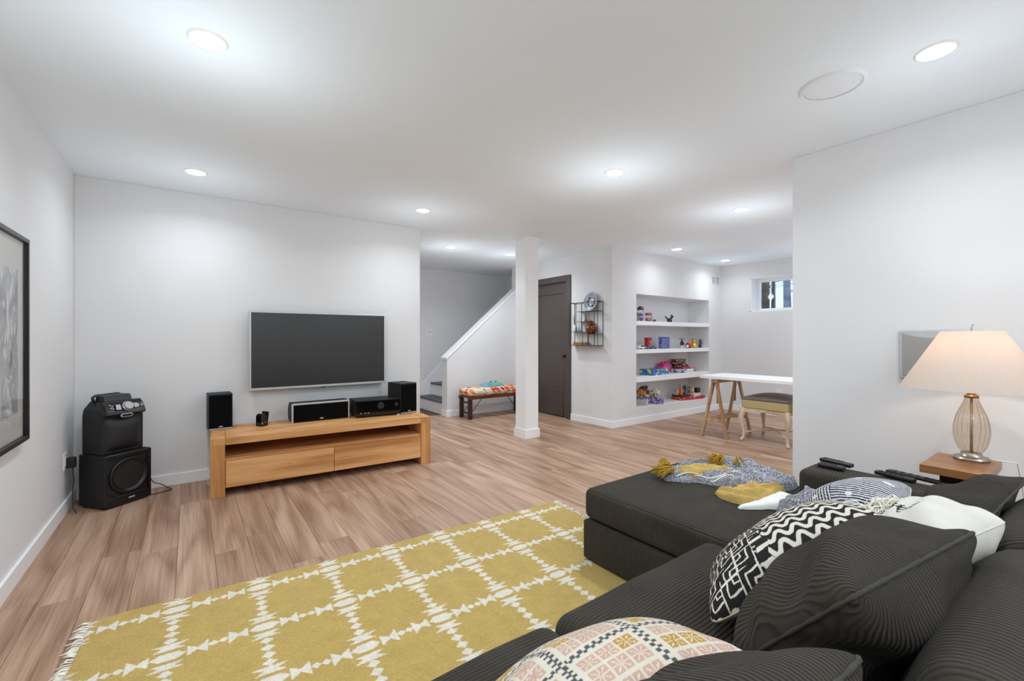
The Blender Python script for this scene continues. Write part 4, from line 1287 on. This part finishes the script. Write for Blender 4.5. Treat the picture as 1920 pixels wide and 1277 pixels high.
wp = thing('wall_speaker', 'square grey wall speaker panel with a silver surround on the right wall behind the lamp', 'speaker', (XR, .585, 1.103))
MB().bb(-.022, -.0005, -.135, .135, -.137, .137).build('surround', M_SILVERP, wp, bevel=.008, seg=3)
MB().prism([(-.118, -.118), (.118, -.118), (.118, .120)] + [(.118 - .236 * k / 12, .120 - .026 * math.sin(PI * k / 12)) for k in range(1, 12)] + [(-.118, .120)], -.030, -.020, 'x').build('grille', plain('grey_cloth', (158, 156, 154), .9, var=.05, vscale=300), wp, bevel=.003)

# ------------------------------------------------------------------ desk, trestles and stool beyond the partition
DX0, DX1, DYn, DYf, DZt = 5.12, 5.71, 1.25, 3.04, .735
dk_ = thing('desk_top', 'long white desk top resting on wooden trestles in front of the window wall', 'desk', ((DX0 + DX1) / 2, (DYn + DYf) / 2, DZt - .036))
MB().box((0, 0, .018), (DX1 - DX0, DYf - DYn, .036)).build('board', M_TRIM, dk_, bevel=.003)
def trestle(y, label):
    t_ = thing('trestle', label, 'trestle', (5.385, y, 0), 0, 'wooden trestles under the white desk')
    top = DZt - .037
    MB().bb(-.30, .30, -.03, .03, top - .045, top).build('top_rail', M_PINE, t_, bevel=.003)
    for x in (-.265, .265):
        for sy in (-1, 1):
            a = Vector((x * 1.0, sy * .022, top - .045)); b = Vector((x * 1.09, sy * .152, .0))
            m = MB()
            d = (b - a).normalized()
            w2, d2 = .020, .014
            ax = Vector((1, 0, 0)); ay = d.cross(ax).normalized()
            vs = [a + ax * sx * w2 + ay * sy2 * d2 for sx in (-1, 1) for sy2 in (-1, 1)] + [Vector((*(b + ax * sx * w2 + ay * sy2 * d2)[:2], .0)) for sx in (-1, 1) for sy2 in (-1, 1)]
            m.add(vs, [(0, 1, 3, 2), (4, 6, 7, 5), (0, 4, 5, 1), (2, 3, 7, 6), (0, 2, 6, 4), (1, 5, 7, 3)])
            m.build('leg', M_PINE, t_, bevel=.004)
    for x in (-.20, .20):
        MB().bb(x - .02, x + .02, -.008, .008, .40, top - .046).build('height_post', M_PINE, t_, bevel=.002)
    for x in (-.28, .28):
        MB().bb(x - .012, x + .012, -.105, .105, .185, .22).build('cross_bar', M_PINE, t_, bevel=.002)
    for k in range(4):
        yy = -.075 + k * .05
        MB().bb(-.29, .29, yy - .012, yy + .012, .221, .233).build('shelf_slat', M_PINE, t_, bevel=.002)
    for x in (-.20, .20):
        m = MB()
        for k in range(5): m.lathe([(.005, 0), (.005, .0006)], 8, (0, 0, 0)) if False else m.bb(x - .004, x + .004, -.0088, -.008, .43 + k * .045, .438 + k * .045)
        tag(m.build('peg_hole', M_DARKW, t_), kind='stuff')
trestle(2.84, 'pale wooden trestle with slatted shelf under the far end of the white desk')
trestle(1.5, 'pale wooden trestle under the near end of the white desk, behind the partition')

sl = thing('upholstered_stool', 'limed wood stool with curved legs, woven yellow sides and a taupe top', 'stool', (5.455, 2.31, 0))
hx, hy = .255, .235
def cab_leg(sx, sy):
    pts = [(.97, .97, .385), (1.02, 1.02, .34), (1.07, 1.07, .28), (1.03, 1.03, .19), (.985, .985, .11), (.99, .99, .05), (1.05, 1.05, .022), (1.11, 1.11, .018)]
    rad = [.026, .032, .031, .022, .017, .0155, .018, .015]
    MB().tube([(sx * hx * a, sy * hy * b, c) for a, b, c in pts], rad, 10).build('leg', M_LIMED, sl, smooth=True)
for sx in (-1, 1):
    for sy in (-1, 1): cab_leg(sx, sy)
for sy in (-1, 1):
    MB().prism([(-hx + .02, .385), (-hx + .02, .335), (-.1, .35), (0, .358), (.1, .35), (hx - .02, .335), (hx - .02, .385)], sy * hy - .011, sy * hy + .011, 'y').build('apron', M_LIMED, sl, bevel=.003)
for sx in (-1, 1):
    MB().prism([(-hy + .02, .385), (-hy + .02, .335), (-.1, .35), (0, .358), (.1, .35), (hy - .02, .335), (hy - .02, .385)], sx * hx - .011, sx * hx + .011, 'x').build('apron', M_LIMED, sl, bevel=.003)
o = rbox((2 * hx + .03, 2 * hy + .03, .10), .015, 0, (8, 8, 3), (0, 0, .436)).build('woven_side', M_RUSH, sl, smooth='auto', flip=False); weld(o)
o = rbox((2 * hx + .036, 2 * hy + .036, .03), .012, .045, (12, 12, 2), (0, 0, .497)).build('seat_top', M_LEATHER, sl, smooth=True, flip=False); weld(o)
for (a, b) in (((-hx, -hy), (0, 0)), ((hx, hy), (0, 0)), ((-hx, hy), (0, 0)), ((hx, -hy), (0, 0))):
    pts = [(a[0] * (1 - s), a[1] * (1 - s), .10 + .035 * math.sin(s * PI * .5)) for s in np.linspace(0, 1, 8)]
    MB().tube(pts, [.010] * 8, 8).build('stretcher', M_LIMED, sl, smooth=True)

# ------------------------------------------------------------------ things in the niche
def boxmat(name, base, *spots, scale=38, amt=.55):
    t4 = NT(name)
    vo = t4.n('ShaderNodeTexVoronoi', feature='F1'); vo.inputs['Scale'].default_value = scale
    t4.l(t4.coord('Object', (1, 1, 1.3), True), vo.inputs['Vector'])
    sep = t4.n('ShaderNodeSeparateColor'); t4.l(vo.outputs['Color'], sep.inputs[0])
    stops = [(0, lin(base))]
    k = len(spots)
    for i, c in enumerate(spots): stops.append((1 - amt + amt * i / k, lin(c)))
    r = t4.ramp(sep.outputs[0], stops)
    r_node = r.node; r_node.color_ramp.interpolation = 'CONSTANT'
    t4.col(r); t4.set(.4)
    return t4.m
S1, S2, S3, S4 = 1.435, 1.035, .652, .22
def nx_(u, y=4.06): return float(atY(u, 640, y)[0])
def place(u0, u1, y=4.06): 
    a, b = nx_(u0, y), nx_(u1, y)
    return (a + b) / 2, b - a
def gamebox(label, u0, u1, z0, h, mat, y=4.06, d=.16, rz=0, lid=None, cat='box', group=None, name='game_box'):
    x, w_ = place(u0, u1, y)
    c_, s_ = abs(math.cos(rz)), abs(math.sin(rz))
    t5 = thing(name, label, cat, (x, y, z0), rz, group)
    w_ = max(.03, w_ - d * .95)
    MB().bb(-w_ / 2 + .002, w_ / 2 - .002, -d / 2 + .002, d / 2 - .002, 0, h * .45).build('tray', mat, t5)
    MB().bb(-w_ / 2, w_ / 2, -d / 2, d / 2, h * .25, h).build('lid', lid or mat, t5, bevel=.0015, seg=1)
    return t5

# shelf 1
def sweet_jar(label, u0, u1, z0, h, lidm, fills, y, dome):
    x, w_ = place(u0, u1, y); r = (u1 - u0) / 252
    t5 = thing('toy_jar', label, 'jar', (x, y, z0))
    hb = h * .66
    MB().lathe([(r * .8, 0), (r * .97, .01), (r, .03), (r, hb * .8), (r * .82, hb), (r * .82, h * .74)], 24, cap=False).build('glass', M_JAR, t5, smooth='auto')
    MB().lathe([(0, .003), (r * .8, .003)], 24, cap=False).build('glass_base', M_JAR, t5)
    if dome: pr = [(r * .86, h * .74), (r * .9, h * .76), (r * .86, h * .86), (r * .55, h * .96), (0, h)]
    else: pr = [(r * .92, h * .72), (r * .96, h * .74), (r * .96, h * .94), (r * .9, h), (0, h)]
    MB().lathe(pr, 24).build('lid', lidm, t5, smooth='auto')
    q = random.Random(int(u0))
    ms = [plain('toy_%d_%d' % (int(u0), i), c, .4, var=.05) for i, c in enumerate(fills)]
    rb = .015
    for lev in range(int(hb * .8 / .023)):
        for k in range(7):
            a = k * .9 + lev * .5; rr2 = (r - rb - .004) if k else 0
            a = k * 2 * PI / 6 + lev * .5
            MB().ball((rr2 * math.cos(a), rr2 * math.sin(a), .019 + lev * .023), rb, 8, 6).build('filling', ms[q.randrange(len(ms))], t5, smooth=True)
sweet_jar('tall glass jar of coloured bits with a domed maroon lid on the top niche shelf', 1194, 1207.5, S1, .225, plain('maroon_lid', (96, 34, 50), .35), [(196, 60, 52), (216, 216, 222), (84, 110, 190), (214, 150, 110)], 4.05, True)
sweet_jar('short glass jar of dark red bits with a pink lid on the top niche shelf', 1209.5, 1223, S1, .13, plain('pink_lid', (190, 62, 110), .35), [(150, 44, 50), (206, 160, 150), (120, 40, 44)], 4.03, False)
M_NAVYT = plain('navy_toy', (36, 42, 58), .4, var=.15)
M_DKT = plain('dark_toy', (38, 42, 38), .45, var=.2)
x, _ = place(1223, 1230, 4.0)
tag(MB().prism([(-.028, 0), (.028, 0), (.03, .016), (.014, .036), (.006, .034), (-.006, .018), (-.026, .012)], -.015, .015, 'y').build('toy_block', M_DKT, None, bevel=.003, loc=(x, 4.0, S1)), 'tiny dark wedge shaped toy beside the pink lidded jar', 'toy')
x, _ = place(1245, 1265, 4.02)
td = thing('toy_animal', 'small navy toy animal with a raised tail on the top niche shelf', 'toy', (x, 4.02, S1), -.3)
MB().ball((0, 0, .045), (.042, .020, .024)).build('body', M_NAVYT, td, smooth=True)
MB().ball((.048, 0, .088), (.026, .020, .022)).tube([(.025, 0, .055), (.044, 0, .08)], [.018, .015], 10).build('head', M_NAVYT, td, smooth=True)
for sy in (-1, 1):
    MB().prism([(.036, .10), (.050, .10), (.040, .128)], sy * .010 - .003, sy * .010 + .003, 'y').build('ear', M_NAVYT, td)
    for xx in (-.026, .026): MB().tube([(xx, sy * .012, .04), (xx + .004, sy * .014, 0)], [.010, .008], 8).build('leg', M_NAVYT, td)
MB().tube([(-.035, 0, .05), (-.06, 0, .075), (-.078, 0, .10)], [.010, .011, .006], 8).build('tail', M_NAVYT, td, smooth=True)
# shelf 2
x, _ = place(1193.5, 1199, 4.0)
tf_ = thing('toy_figure', 'small blue toy figure against the left side of the second niche shelf', 'toy', (x, 4.10, S2))
M_BLUET = plain('blue_toy', (78, 96, 148), .4, var=.1)
MB().lathe([(.018, 0), (.02, .03), (.016, .05), (.02, .065), (.011, .078), (.014, .092), (.011, .106), (0, .112)], 12).build('body', M_BLUET, tf_, smooth='auto')
for sy in (-1, 1): MB().tube([(sy * .016, 0, .066), (sy * .028, -.006, .045)], .006, 8).build('arm', M_BLUET, tf_)
def toy_car(label, u0, u1, y, bodym, h, rz=0):
    x, L = place(u0, u1, y); L -= .06
    t5 = thing('toy_car', label, 'toy', (x, y, S2), rz)
    MB().prism([(-L / 2, .012), (L / 2, .012), (L / 2, h * .5), (L * .3, h * .62), (L * .12, h), (-L * .38, h), (-L / 2, h * .6)], -.028, .028, 'y').build('body', bodym, t5, bevel=.004)
    MB().prism([(L * .27, h * .62), (L * .11, h * .95), (-L * .3, h * .95), (-L * .36, h * .62)], -.0287, .0287, 'y').build('window', M_GLOSSB, t5)
    for xx in (-L * .3, L * .3):
        for sy in (-1, 1):
            o = MB().lathe([(.011, -.005), (.012, 0), (.011, .005)], 12).build('wheel', M_BLACK, t5); o.rotation_euler = (PI / 2, 0, 0); o.location = (xx, sy * .026, .0125)
toy_car('white toy van on the second niche shelf', 1194, 1211, 3.99, plain('white_toy', (226, 226, 228), .4), .058)
toy_car('blue toy sports car on the second niche shelf in front of the red tin', 1212, 1231, 3.98, plain('teal_toy', (66, 112, 150), .35), .042)
def tin(label, u0, u1, h, mat, y, rz, panel=None, d=.055):
    x, w_ = place(u0, u1, y); w_ -= d * .9
    t5 = thing('storage_tin', label, 'tin', (x, y, S2), rz)
    MB().bb(-w_ / 2, w_ / 2, -d / 2, d / 2, 0, h * .86).build('tin_body', mat, t5, bevel=.004)
    MB().bb(-w_ / 2 - .001, w_ / 2 + .001, -d / 2 - .001, d / 2 + .001, h * .86, h).build('lid', mat, t5, bevel=.004)
    if panel: MB().bb(w_ * .0, w_ * .40, -d / 2 - .0015, -d / 2, .012, h * .8).build('label_panel', panel, t5)
tin('upright red tin with a pale panel on the second niche shelf', 1208, 1222.5, .168, plain('red_tin', (178, 36, 30), .35), 4.13, .2, boxmat('pale_panel', (226, 214, 200), (120, 70, 60), scale=60, amt=.4))
tin('upright blue patterned tin on the second niche shelf', 1234.5, 1256, .178, boxmat('blue_tin', (82, 110, 172), (60, 84, 150), (110, 140, 196), (150, 110, 160), scale=34, amt=.6), 4.08, .12)
x, _ = place(1271, 1286, 4.05)
rb_ = thing('toy_robot', 'dark toy robot under a small canopy on the second niche shelf', 'toy', (x, 4.05, S2))
MB().bb(-.022, .022, -.018, .018, .045, .10).build('body', M_NAVYT, rb_, bevel=.004)
MB().bb(-.014, .014, -.013, .013, .102, .126).build('head', M_DKT, rb_, bevel=.004)
for sx in (-1, 1):
    MB().bb(sx * .013 - .009, sx * .013 + .009, -.014, .014, 0, .045).build('leg', M_WHITEP, rb_, bevel=.003)
    MB().tube([(sx * .026, 0, .095), (sx * .045, -.01, .06)], .008, 8).build('arm', M_NAVYT, rb_)
MB().lathe([(.055, .140), (.05, .146), (.02, .152), (0, .154)], 18).tube([(0, 0, .12), (0, 0, .145)], .004, 6).build('canopy', M_DKT, rb_, smooth='auto')
x, _ = place(1283, 1296, 4.0)
rd_ = thing('toy_bug', 'round glossy red toy beside the gold cat figurine', 'toy', (x, 3.99, S2))
M_REDT = plain('red_toy', (186, 36, 30), .3)
MB().ball((0, 0, .045), (.048, .042, .045)).build('body', M_REDT, rd_, smooth=True)
MB().ball((-.045, -.01, .03), (.022, .022, .022)).build('head', M_WHITEP, rd_, smooth=True)
MB().lathe([(.03, 0), (.034, .012)], 16).build('base', M_BLACK, rd_)
x, _ = place(1295, 1309, 4.02)
gc = thing('cat_figurine', 'shiny gold cat figurine on the second niche shelf', 'figurine', (x, 4.03, S2))
M_GOLD = plain('gold_glaze', (222, 184, 96), .22, .75, var=.06)
MB().lathe([(.040, 0), (.052, .015), (.054, .045), (.044, .075), (.034, .086)], 24).build('body', M_GOLD, gc, smooth='auto')
MB().ball((0, 0, .112), (.046, .040, .036), 18, 12).build('head', M_GOLD, gc, smooth=True)
for sx in (-1, 1):
    MB().prism([(sx * .036 - .013, .132), (sx * .030 + .012, .138), (sx * .036, .162)], -.008, .008, 'y').build('ear', M_GOLD, gc, bevel=.002)
    MB().ball((sx * .018, -.038, .118), (.005, .004, .007)).build('eye', M_BLACK, gc)
    MB().ball((sx * .026, -.034, .014), (.016, .018, .013)).build('paw', M_GOLD, gc, smooth=True)
x, _ = place(1308, 1320, 4.03)
tm = thing('toy_bike', 'dark toy rider on a small vehicle at the right end of the second niche shelf', 'toy', (x, 4.04, S2), .3)
for xx in (-.032, .032):
    o = MB().lathe([(.020, -.008), (.024, 0), (.020, .008)], 16).build('wheel', M_BLACK, tm); o.rotation_euler = (PI / 2, 0, 0); o.location = (xx, 0, .024)
MB().prism([(-.04, .03), (.04, .028), (.03, .05), (.01, .046), (-.04, .052)], -.012, .012, 'y').build('chassis', M_DKT, tm, bevel=.003)
MB().lathe([(.014, .05), (.018, .075), (.016, .10), (.009, .106)], 12).build('rider_body', plain('rider_red', (120, 50, 44), .5), tm, smooth='auto')
MB().ball((0, 0, .124), (.016, .016, .019)).build('rider_head', M_DKT, tm, smooth=True)
for sy in (-1, 1): MB().tube([(0, sy * .014, .10), (.03, sy * .016, .07)], .005, 6).build('rider_arm', M_DKT, tm)
# shelf 3
gamebox('wide blue game box with a yellow and green end on the third niche shelf', 1200, 1252, S3, .088, boxmat('blue_game', (60, 112, 176), (60, 112, 176), (96, 150, 200), (210, 222, 232), scale=22, amt=.35), 4.05, .22, .12,
        boxmat('blue_game_lid', (56, 100, 160), (90, 140, 190), (196, 206, 110), scale=22, amt=.3))
x, w_ = place(1237, 1260, 4.13)
pb = thing('brick_box', 'pink toy brick storage box with two round studs on the third niche shelf', 'box', (x + .01, 4.17, S3))
M_PINK = plain('pink_plastic', (222, 92, 160), .35); M_PINK2 = plain('deep_pink_plastic', (206, 56, 128), .35)
MB().bb(-.085, .085, -.05, .05, 0, .105).build('box_body', M_PINK, pb, bevel=.004)
MB().bb(-.088, .088, -.053, .053, .105, .15).build('lid', M_PINK2, pb, bevel=.004)
for xx in (-.043, .043): MB().lathe([(.028, .15), (.028, .172), (.025, .175)], 20, (xx, 0, 0)).build('stud', M_PINK2, pb, smooth='auto')
gx_ = (1260, 1297)
gamebox('white and blue game box at the bottom of the third shelf stack', 1261, 1297, S3, .055, boxmat('white_game', (222, 226, 230), (150, 160, 200), (96, 104, 160), scale=18, amt=.35), 4.08, .20, .1, group='stacked boxes on the third niche shelf')
gamebox('red game box in the middle of the third shelf stack', 1263, 1294, S3 + .056, .035, boxmat('red_game', (190, 44, 52), (190, 44, 52), (226, 190, 180), scale=26, amt=.3), 4.09, .18, .05, group='stacked boxes on the third niche shelf')
gamebox('black game box above the red one in the third shelf stack', 1262, 1288, S3 + .092, .042, boxmat('black_game', (24, 24, 28), (24, 24, 28), (210, 208, 206), scale=44, amt=.25), 4.09, .15, .0, group='stacked boxes on the third niche shelf')
gamebox('brown game box topmost of the third shelf stack', 1258, 1283, S3 + .135, .075, boxmat('brown_game', (96, 52, 38), (150, 92, 60), (206, 160, 110), (60, 34, 28), scale=30, amt=.6), 4.11, .12, -.05, group='stacked boxes on the third niche shelf')
x, _ = place(1297, 1304, 4.05)
tr = thing('trophy', 'small gold trinket cup beside the game boxes on the third niche shelf', 'trinket', (x + .03, 4.05, S3))
MB().lathe([(.022, 0), (.022, .01), (.006, .016), (.006, .03), (.02, .045), (.024, .07), (.022, .07)], 16).build('cup', M_GOLD, tr, smooth='auto')
for sx in (-1, 1): MB().tube([(sx * .021, 0, .048), (sx * .034, 0, .056), (sx * .023, 0, .066)], .003, 6).build('handle', M_GOLD, tr)
# niche floor, left stacks
gl = 'game boxes stacked at the left of the niche floor'
gamebox('grey white box with a black slot at the foot of the left niche floor stack', 1195, 1211, S4, .085, boxmat('pale_game', (206, 200, 192), (206, 200, 192), (24, 24, 26), scale=16, amt=.2), 4.05, .2, .05, group=gl)
gamebox('blue and white patterned box second from the bottom of the left niche floor stack', 1195, 1210, S4 + .086, .055, boxmat('bluewhite_game', (196, 206, 220), (90, 116, 170), (50, 60, 90), scale=46, amt=.6), 4.06, .19, .0, group=gl)
gamebox('orange game box on the left niche floor stack', 1195, 1207.5, S4 + .142, .078, boxmat('orange_game', (206, 130, 44), (230, 170, 60), (90, 60, 40), (214, 90, 40), scale=46, amt=.6), 4.05, .16, .0, group=gl)
gamebox('brown box standing right of the orange one on the left niche floor stack', 1209, 1216, S4 + .142, .066, boxmat('tan_game', (150, 98, 78), (110, 72, 60), (170, 120, 100), scale=40, amt=.5), 4.09, .11, .0, group=gl)
x, _ = place(1197, 1215, 4.06)
dl = thing('toy_creature', 'dark brown plush toy lying on top of the orange game box', 'toy', (x, 4.06, S4 + .221))
M_PLUSH = plain('dark_plush', (74, 62, 56), .95, var=.4, vscale=40, bump=.8, bscale=200)
MB().ball((0, 0, .028), (.06, .04, .028)).build('body', M_PLUSH, dl, smooth=True)
MB().ball((.055, -.01, .034), (.028, .026, .026)).build('head', M_PLUSH, dl, smooth=True)
for sx, sy in ((-.04, -.036), (.02, -.04), (-.04, .034), (.02, .034)): MB().ball((sx, sy, .014), (.022, .012, .012)).build('leg', M_PLUSH, dl, smooth=True)
gl2 = 'game boxes in the second stack on the niche floor'
gamebox('purple patterned game box at the bottom of the second stack on the niche floor', 1218, 1241, S4, .098, boxmat('purple_game', (104, 92, 164), (150, 140, 200), (214, 206, 226), (70, 60, 120), scale=40, amt=.7), 4.02, .2, .08, group=gl2)
gamebox('yellow and white game box on the purple one', 1221, 1237, S4 + .099, .05, boxmat('yellow_game', (226, 222, 196), (206, 206, 110), (90, 90, 70), scale=40, amt=.45), 4.03, .15, .0, group=gl2)
gamebox('white game box with yellow marks above the yellow and white one', 1220, 1236, S4 + .15, .045, boxmat('white2_game', (228, 226, 216), (220, 214, 150), (60, 60, 60), scale=40, amt=.35), 4.04, .14, .04, group=gl2)
gamebox('small white card box topmost of the second stack on the niche floor', 1221, 1231, S4 + .196, .028, boxmat('card_box', (232, 230, 226), (90, 90, 96), scale=60, amt=.2), 4.04, .10, .0, group=gl2)
# niche floor, right stack
gl3 = 'boxes stacked at the right of the niche floor'
gamebox('long red game box at the bottom of the right stack on the niche floor', 1264, 1315, S4, .045, boxmat('red_long', (176, 40, 44), (176, 40, 44), (226, 200, 190), scale=30, amt=.3), 4.04, .22, -.08, group=gl3)
gamebox('dark maroon game box second from the bottom of the right niche floor stack', 1263, 1290, S4 + .046, .034, boxmat('maroon_long', (92, 36, 44), (70, 60, 40), (60, 34, 40), scale=30, amt=.5), 4.08, .18, 0, group=gl3)
gamebox('flat white book at the front right of the right niche floor stack', 1288.5, 1311, S4 + .046, .036, boxmat('white_book', (228, 222, 220), (214, 190, 190), scale=26, amt=.3), 4.04, .15, 0, group=gl3, cat='book', name='book')
gamebox('pale upright box at the left of the right niche floor stack', 1264, 1271, S4 + .081, .082, boxmat('pale2', (190, 180, 172), (140, 130, 150), scale=50, amt=.4), 4.07, .07, 0, group=gl3)
gamebox('orange upright box on the right niche floor stack', 1271.5, 1279, S4 + .081, .082, boxmat('orange2', (230, 130, 30), (220, 90, 24), (240, 170, 60), scale=50, amt=.5), 4.06, .07, 0, group=gl3)
gamebox('red and white small box on top of the orange upright box', 1273, 1279, S4 + .164, .07, boxmat('redwhite2', (222, 212, 208), (160, 50, 60), (90, 60, 80), scale=60, amt=.5), 4.06, .05, 0, group=gl3)
gamebox('tall grey green box at the middle of the right niche floor stack', 1280, 1289, S4 + .081, .135, boxmat('greygreen', (110, 116, 104), (60, 64, 60), (210, 210, 206), (70, 80, 130), scale=50, amt=.6), 4.09, .07, 0, group=gl3)
gamebox('cream figure printed box at the middle front of the right niche floor stack', 1291, 1300, S4 + .083, .10, boxmat('cream2', (214, 196, 170), (226, 150, 90), (90, 90, 80), (220, 214, 204), scale=46, amt=.6), 4.06, .07, 0, group=gl3)
gamebox('black cube box at the right end of the right niche floor stack', 1300.5, 1311, S4 + .083, .075, boxmat('black2', (22, 28, 26), (22, 28, 26), (50, 60, 56), scale=30, amt=.2), 4.06, .08, 0, group=gl3)

# folded teal garment on the bench cushion
fc = thing('neck_pillow', 'small teal neck pillow lying on the floral bench cushion', 'pillow', (3.78, 5.70, BZ + .113))
M_TEAL = plain('teal_cotton', (112, 158, 164), .9, var=.3, vscale=50, bump=.4, bscale=300)
P = []
for i in range(25):
    u = i / 24; row = []
    for j in range(13):
        v = j / 12
        b = (1 - (2 * u - 1) ** 2) ** .5 * (1 - (2 * v - 1) ** 4)
        row.append((-.19 + .38 * u, -.09 + .18 * v, .062 * b * (1 + .25 * math.sin(u * 9)) + .002))
    P.append(row)
MB().grid(np.array(P)).build('cover', M_TEAL, fc, smooth=True, flip=False)
for x, a in ((-.02, .3), (.07, -.2)):
    MB().prism([(-.02, .035), (.02, .035), (.024, .085), (-.014, .088)], -.008, .008, 'y').build('tie', M_TEAL, fc, bevel=.006)
    fc.children[-1].location = (x, 0, 0)

# ------------------------------------------------------------------ outside the window
struct(MB().prism([(7.54, 1.50), (9, 1.62), (13, 1.9), (40, 3.0), (40, 2.4), (7.54, .9)][::-1], -8, 22, 'y').build('snow_bank', M_SNOW, smooth=False))
tr_rng = random.Random(11)
def tree(x, y, r, h, mat, label, lean=0, nb=26):
    gz = 1.5 + max(0, (x - 7.54)) * .085
    t6 = thing('bare_tree', label, 'tree', (x, y, gz - .05), 0, 'bare trees outside the window')
    MB().tube([(0, 0, 0), (lean * .3, .03, h * .35), (lean * .6, -.03, h * .7), (lean, 0, h)], [r, r * .82, r * .6, r * .25], 10).build('trunk', mat, t6, smooth=True)
    m = MB()
    for k in range(nb):
        z0 = h * tr_rng.uniform(.08, .9); a = tr_rng.uniform(0, 2 * PI); L = tr_rng.uniform(.5, 1.5)
        p0 = Vector((lean * z0 / h, 0, z0)); d = Vector((math.cos(a), math.sin(a), tr_rng.uniform(-.1, .7)))
        p1 = p0 + d * L * .5 + Vector((0, 0, tr_rng.uniform(-.1, .1))); p2 = p0 + d * L
        m.tube([p0, p1, p2], [r * .16, r * .10, .006], 5)
        for q in range(3):
            e = Vector((tr_rng.uniform(-1, 1), tr_rng.uniform(-1, 1), tr_rng.uniform(-.3, .9))) * .35
            s0 = p1.lerp(p2, tr_rng.random()); m.tube([s0, s0 + e], [.010, .004], 4)
    tag(m.build('branches', mat, t6), kind='stuff')
for a in ((9.6, 4.25, .065, 4.5, M_BARK, 'thick dark bare tree nearest the window', .1), (12.2, 4.86, .07, 6, M_BARKP, 'pale grey bare tree at the right of the window view', 0),
          (10.8, 4.62, .035, 5, M_BARK, 'thin leaning bare tree near the middle of the window view', .5), (13.5, 6.15, .06, 6, M_BARKP, 'pale bare tree behind the thick dark one', 0),
          (14.5, 5.75, .07, 6, M_BARK, 'dark bare tree far behind at the right edge of the window', -.2), (15.5, 6.6, .06, 7, M_BARKP, 'tall pale bare tree far beyond the leaning one', .2),
          (17, 7.7, .08, 7, M_BARKP, 'grey bare tree far off at the left of the window view', 0), (18, 7.25, .07, 7, M_BARKP, 'second grey bare tree far off in the middle', 0),
          (12.6, 5.5, .035, 5, M_BARK, 'slim dark bare tree in the middle distance', .2)):
    tree(*a)

# ------------------------------------------------------------------ smaller pieces go under the part that carries them
def nest(thing_name, part, pieces):
    root = COL.objects[thing_name]
    p = next(c for c in root.children if c.name.split('.')[0] == part)
    for c in list(root.children):
        if c.name.split('.')[0] in pieces and c is not p: c.parent = p
nest('boombox', 'control_panel', ('dial', 'dial_wing', 'button', 'display_bezel', 'display'))
nest('subwoofer', 'front_frame', ('woofer_cone', 'badge', 'trim_strip'))
nest('av_receiver', 'front_panel', ('knob', 'button', 'clip'))
nest('center_speaker', 'grille', ('badge',))
nest('bookshelf_speaker', 'grille', ('badge',))
nest('bookshelf_speaker.001', 'grille', ('badge',))
nest('table_lamp', 'lamp_shade', ('harp', 'finial'))
nest('television', 'frame', ('screen', 'badge'))
nest('framed_picture', 'frame', ('mount', 'print', 'pane'))
nest('light_switch', 'cover_plate', ('toggle', 'screw'))
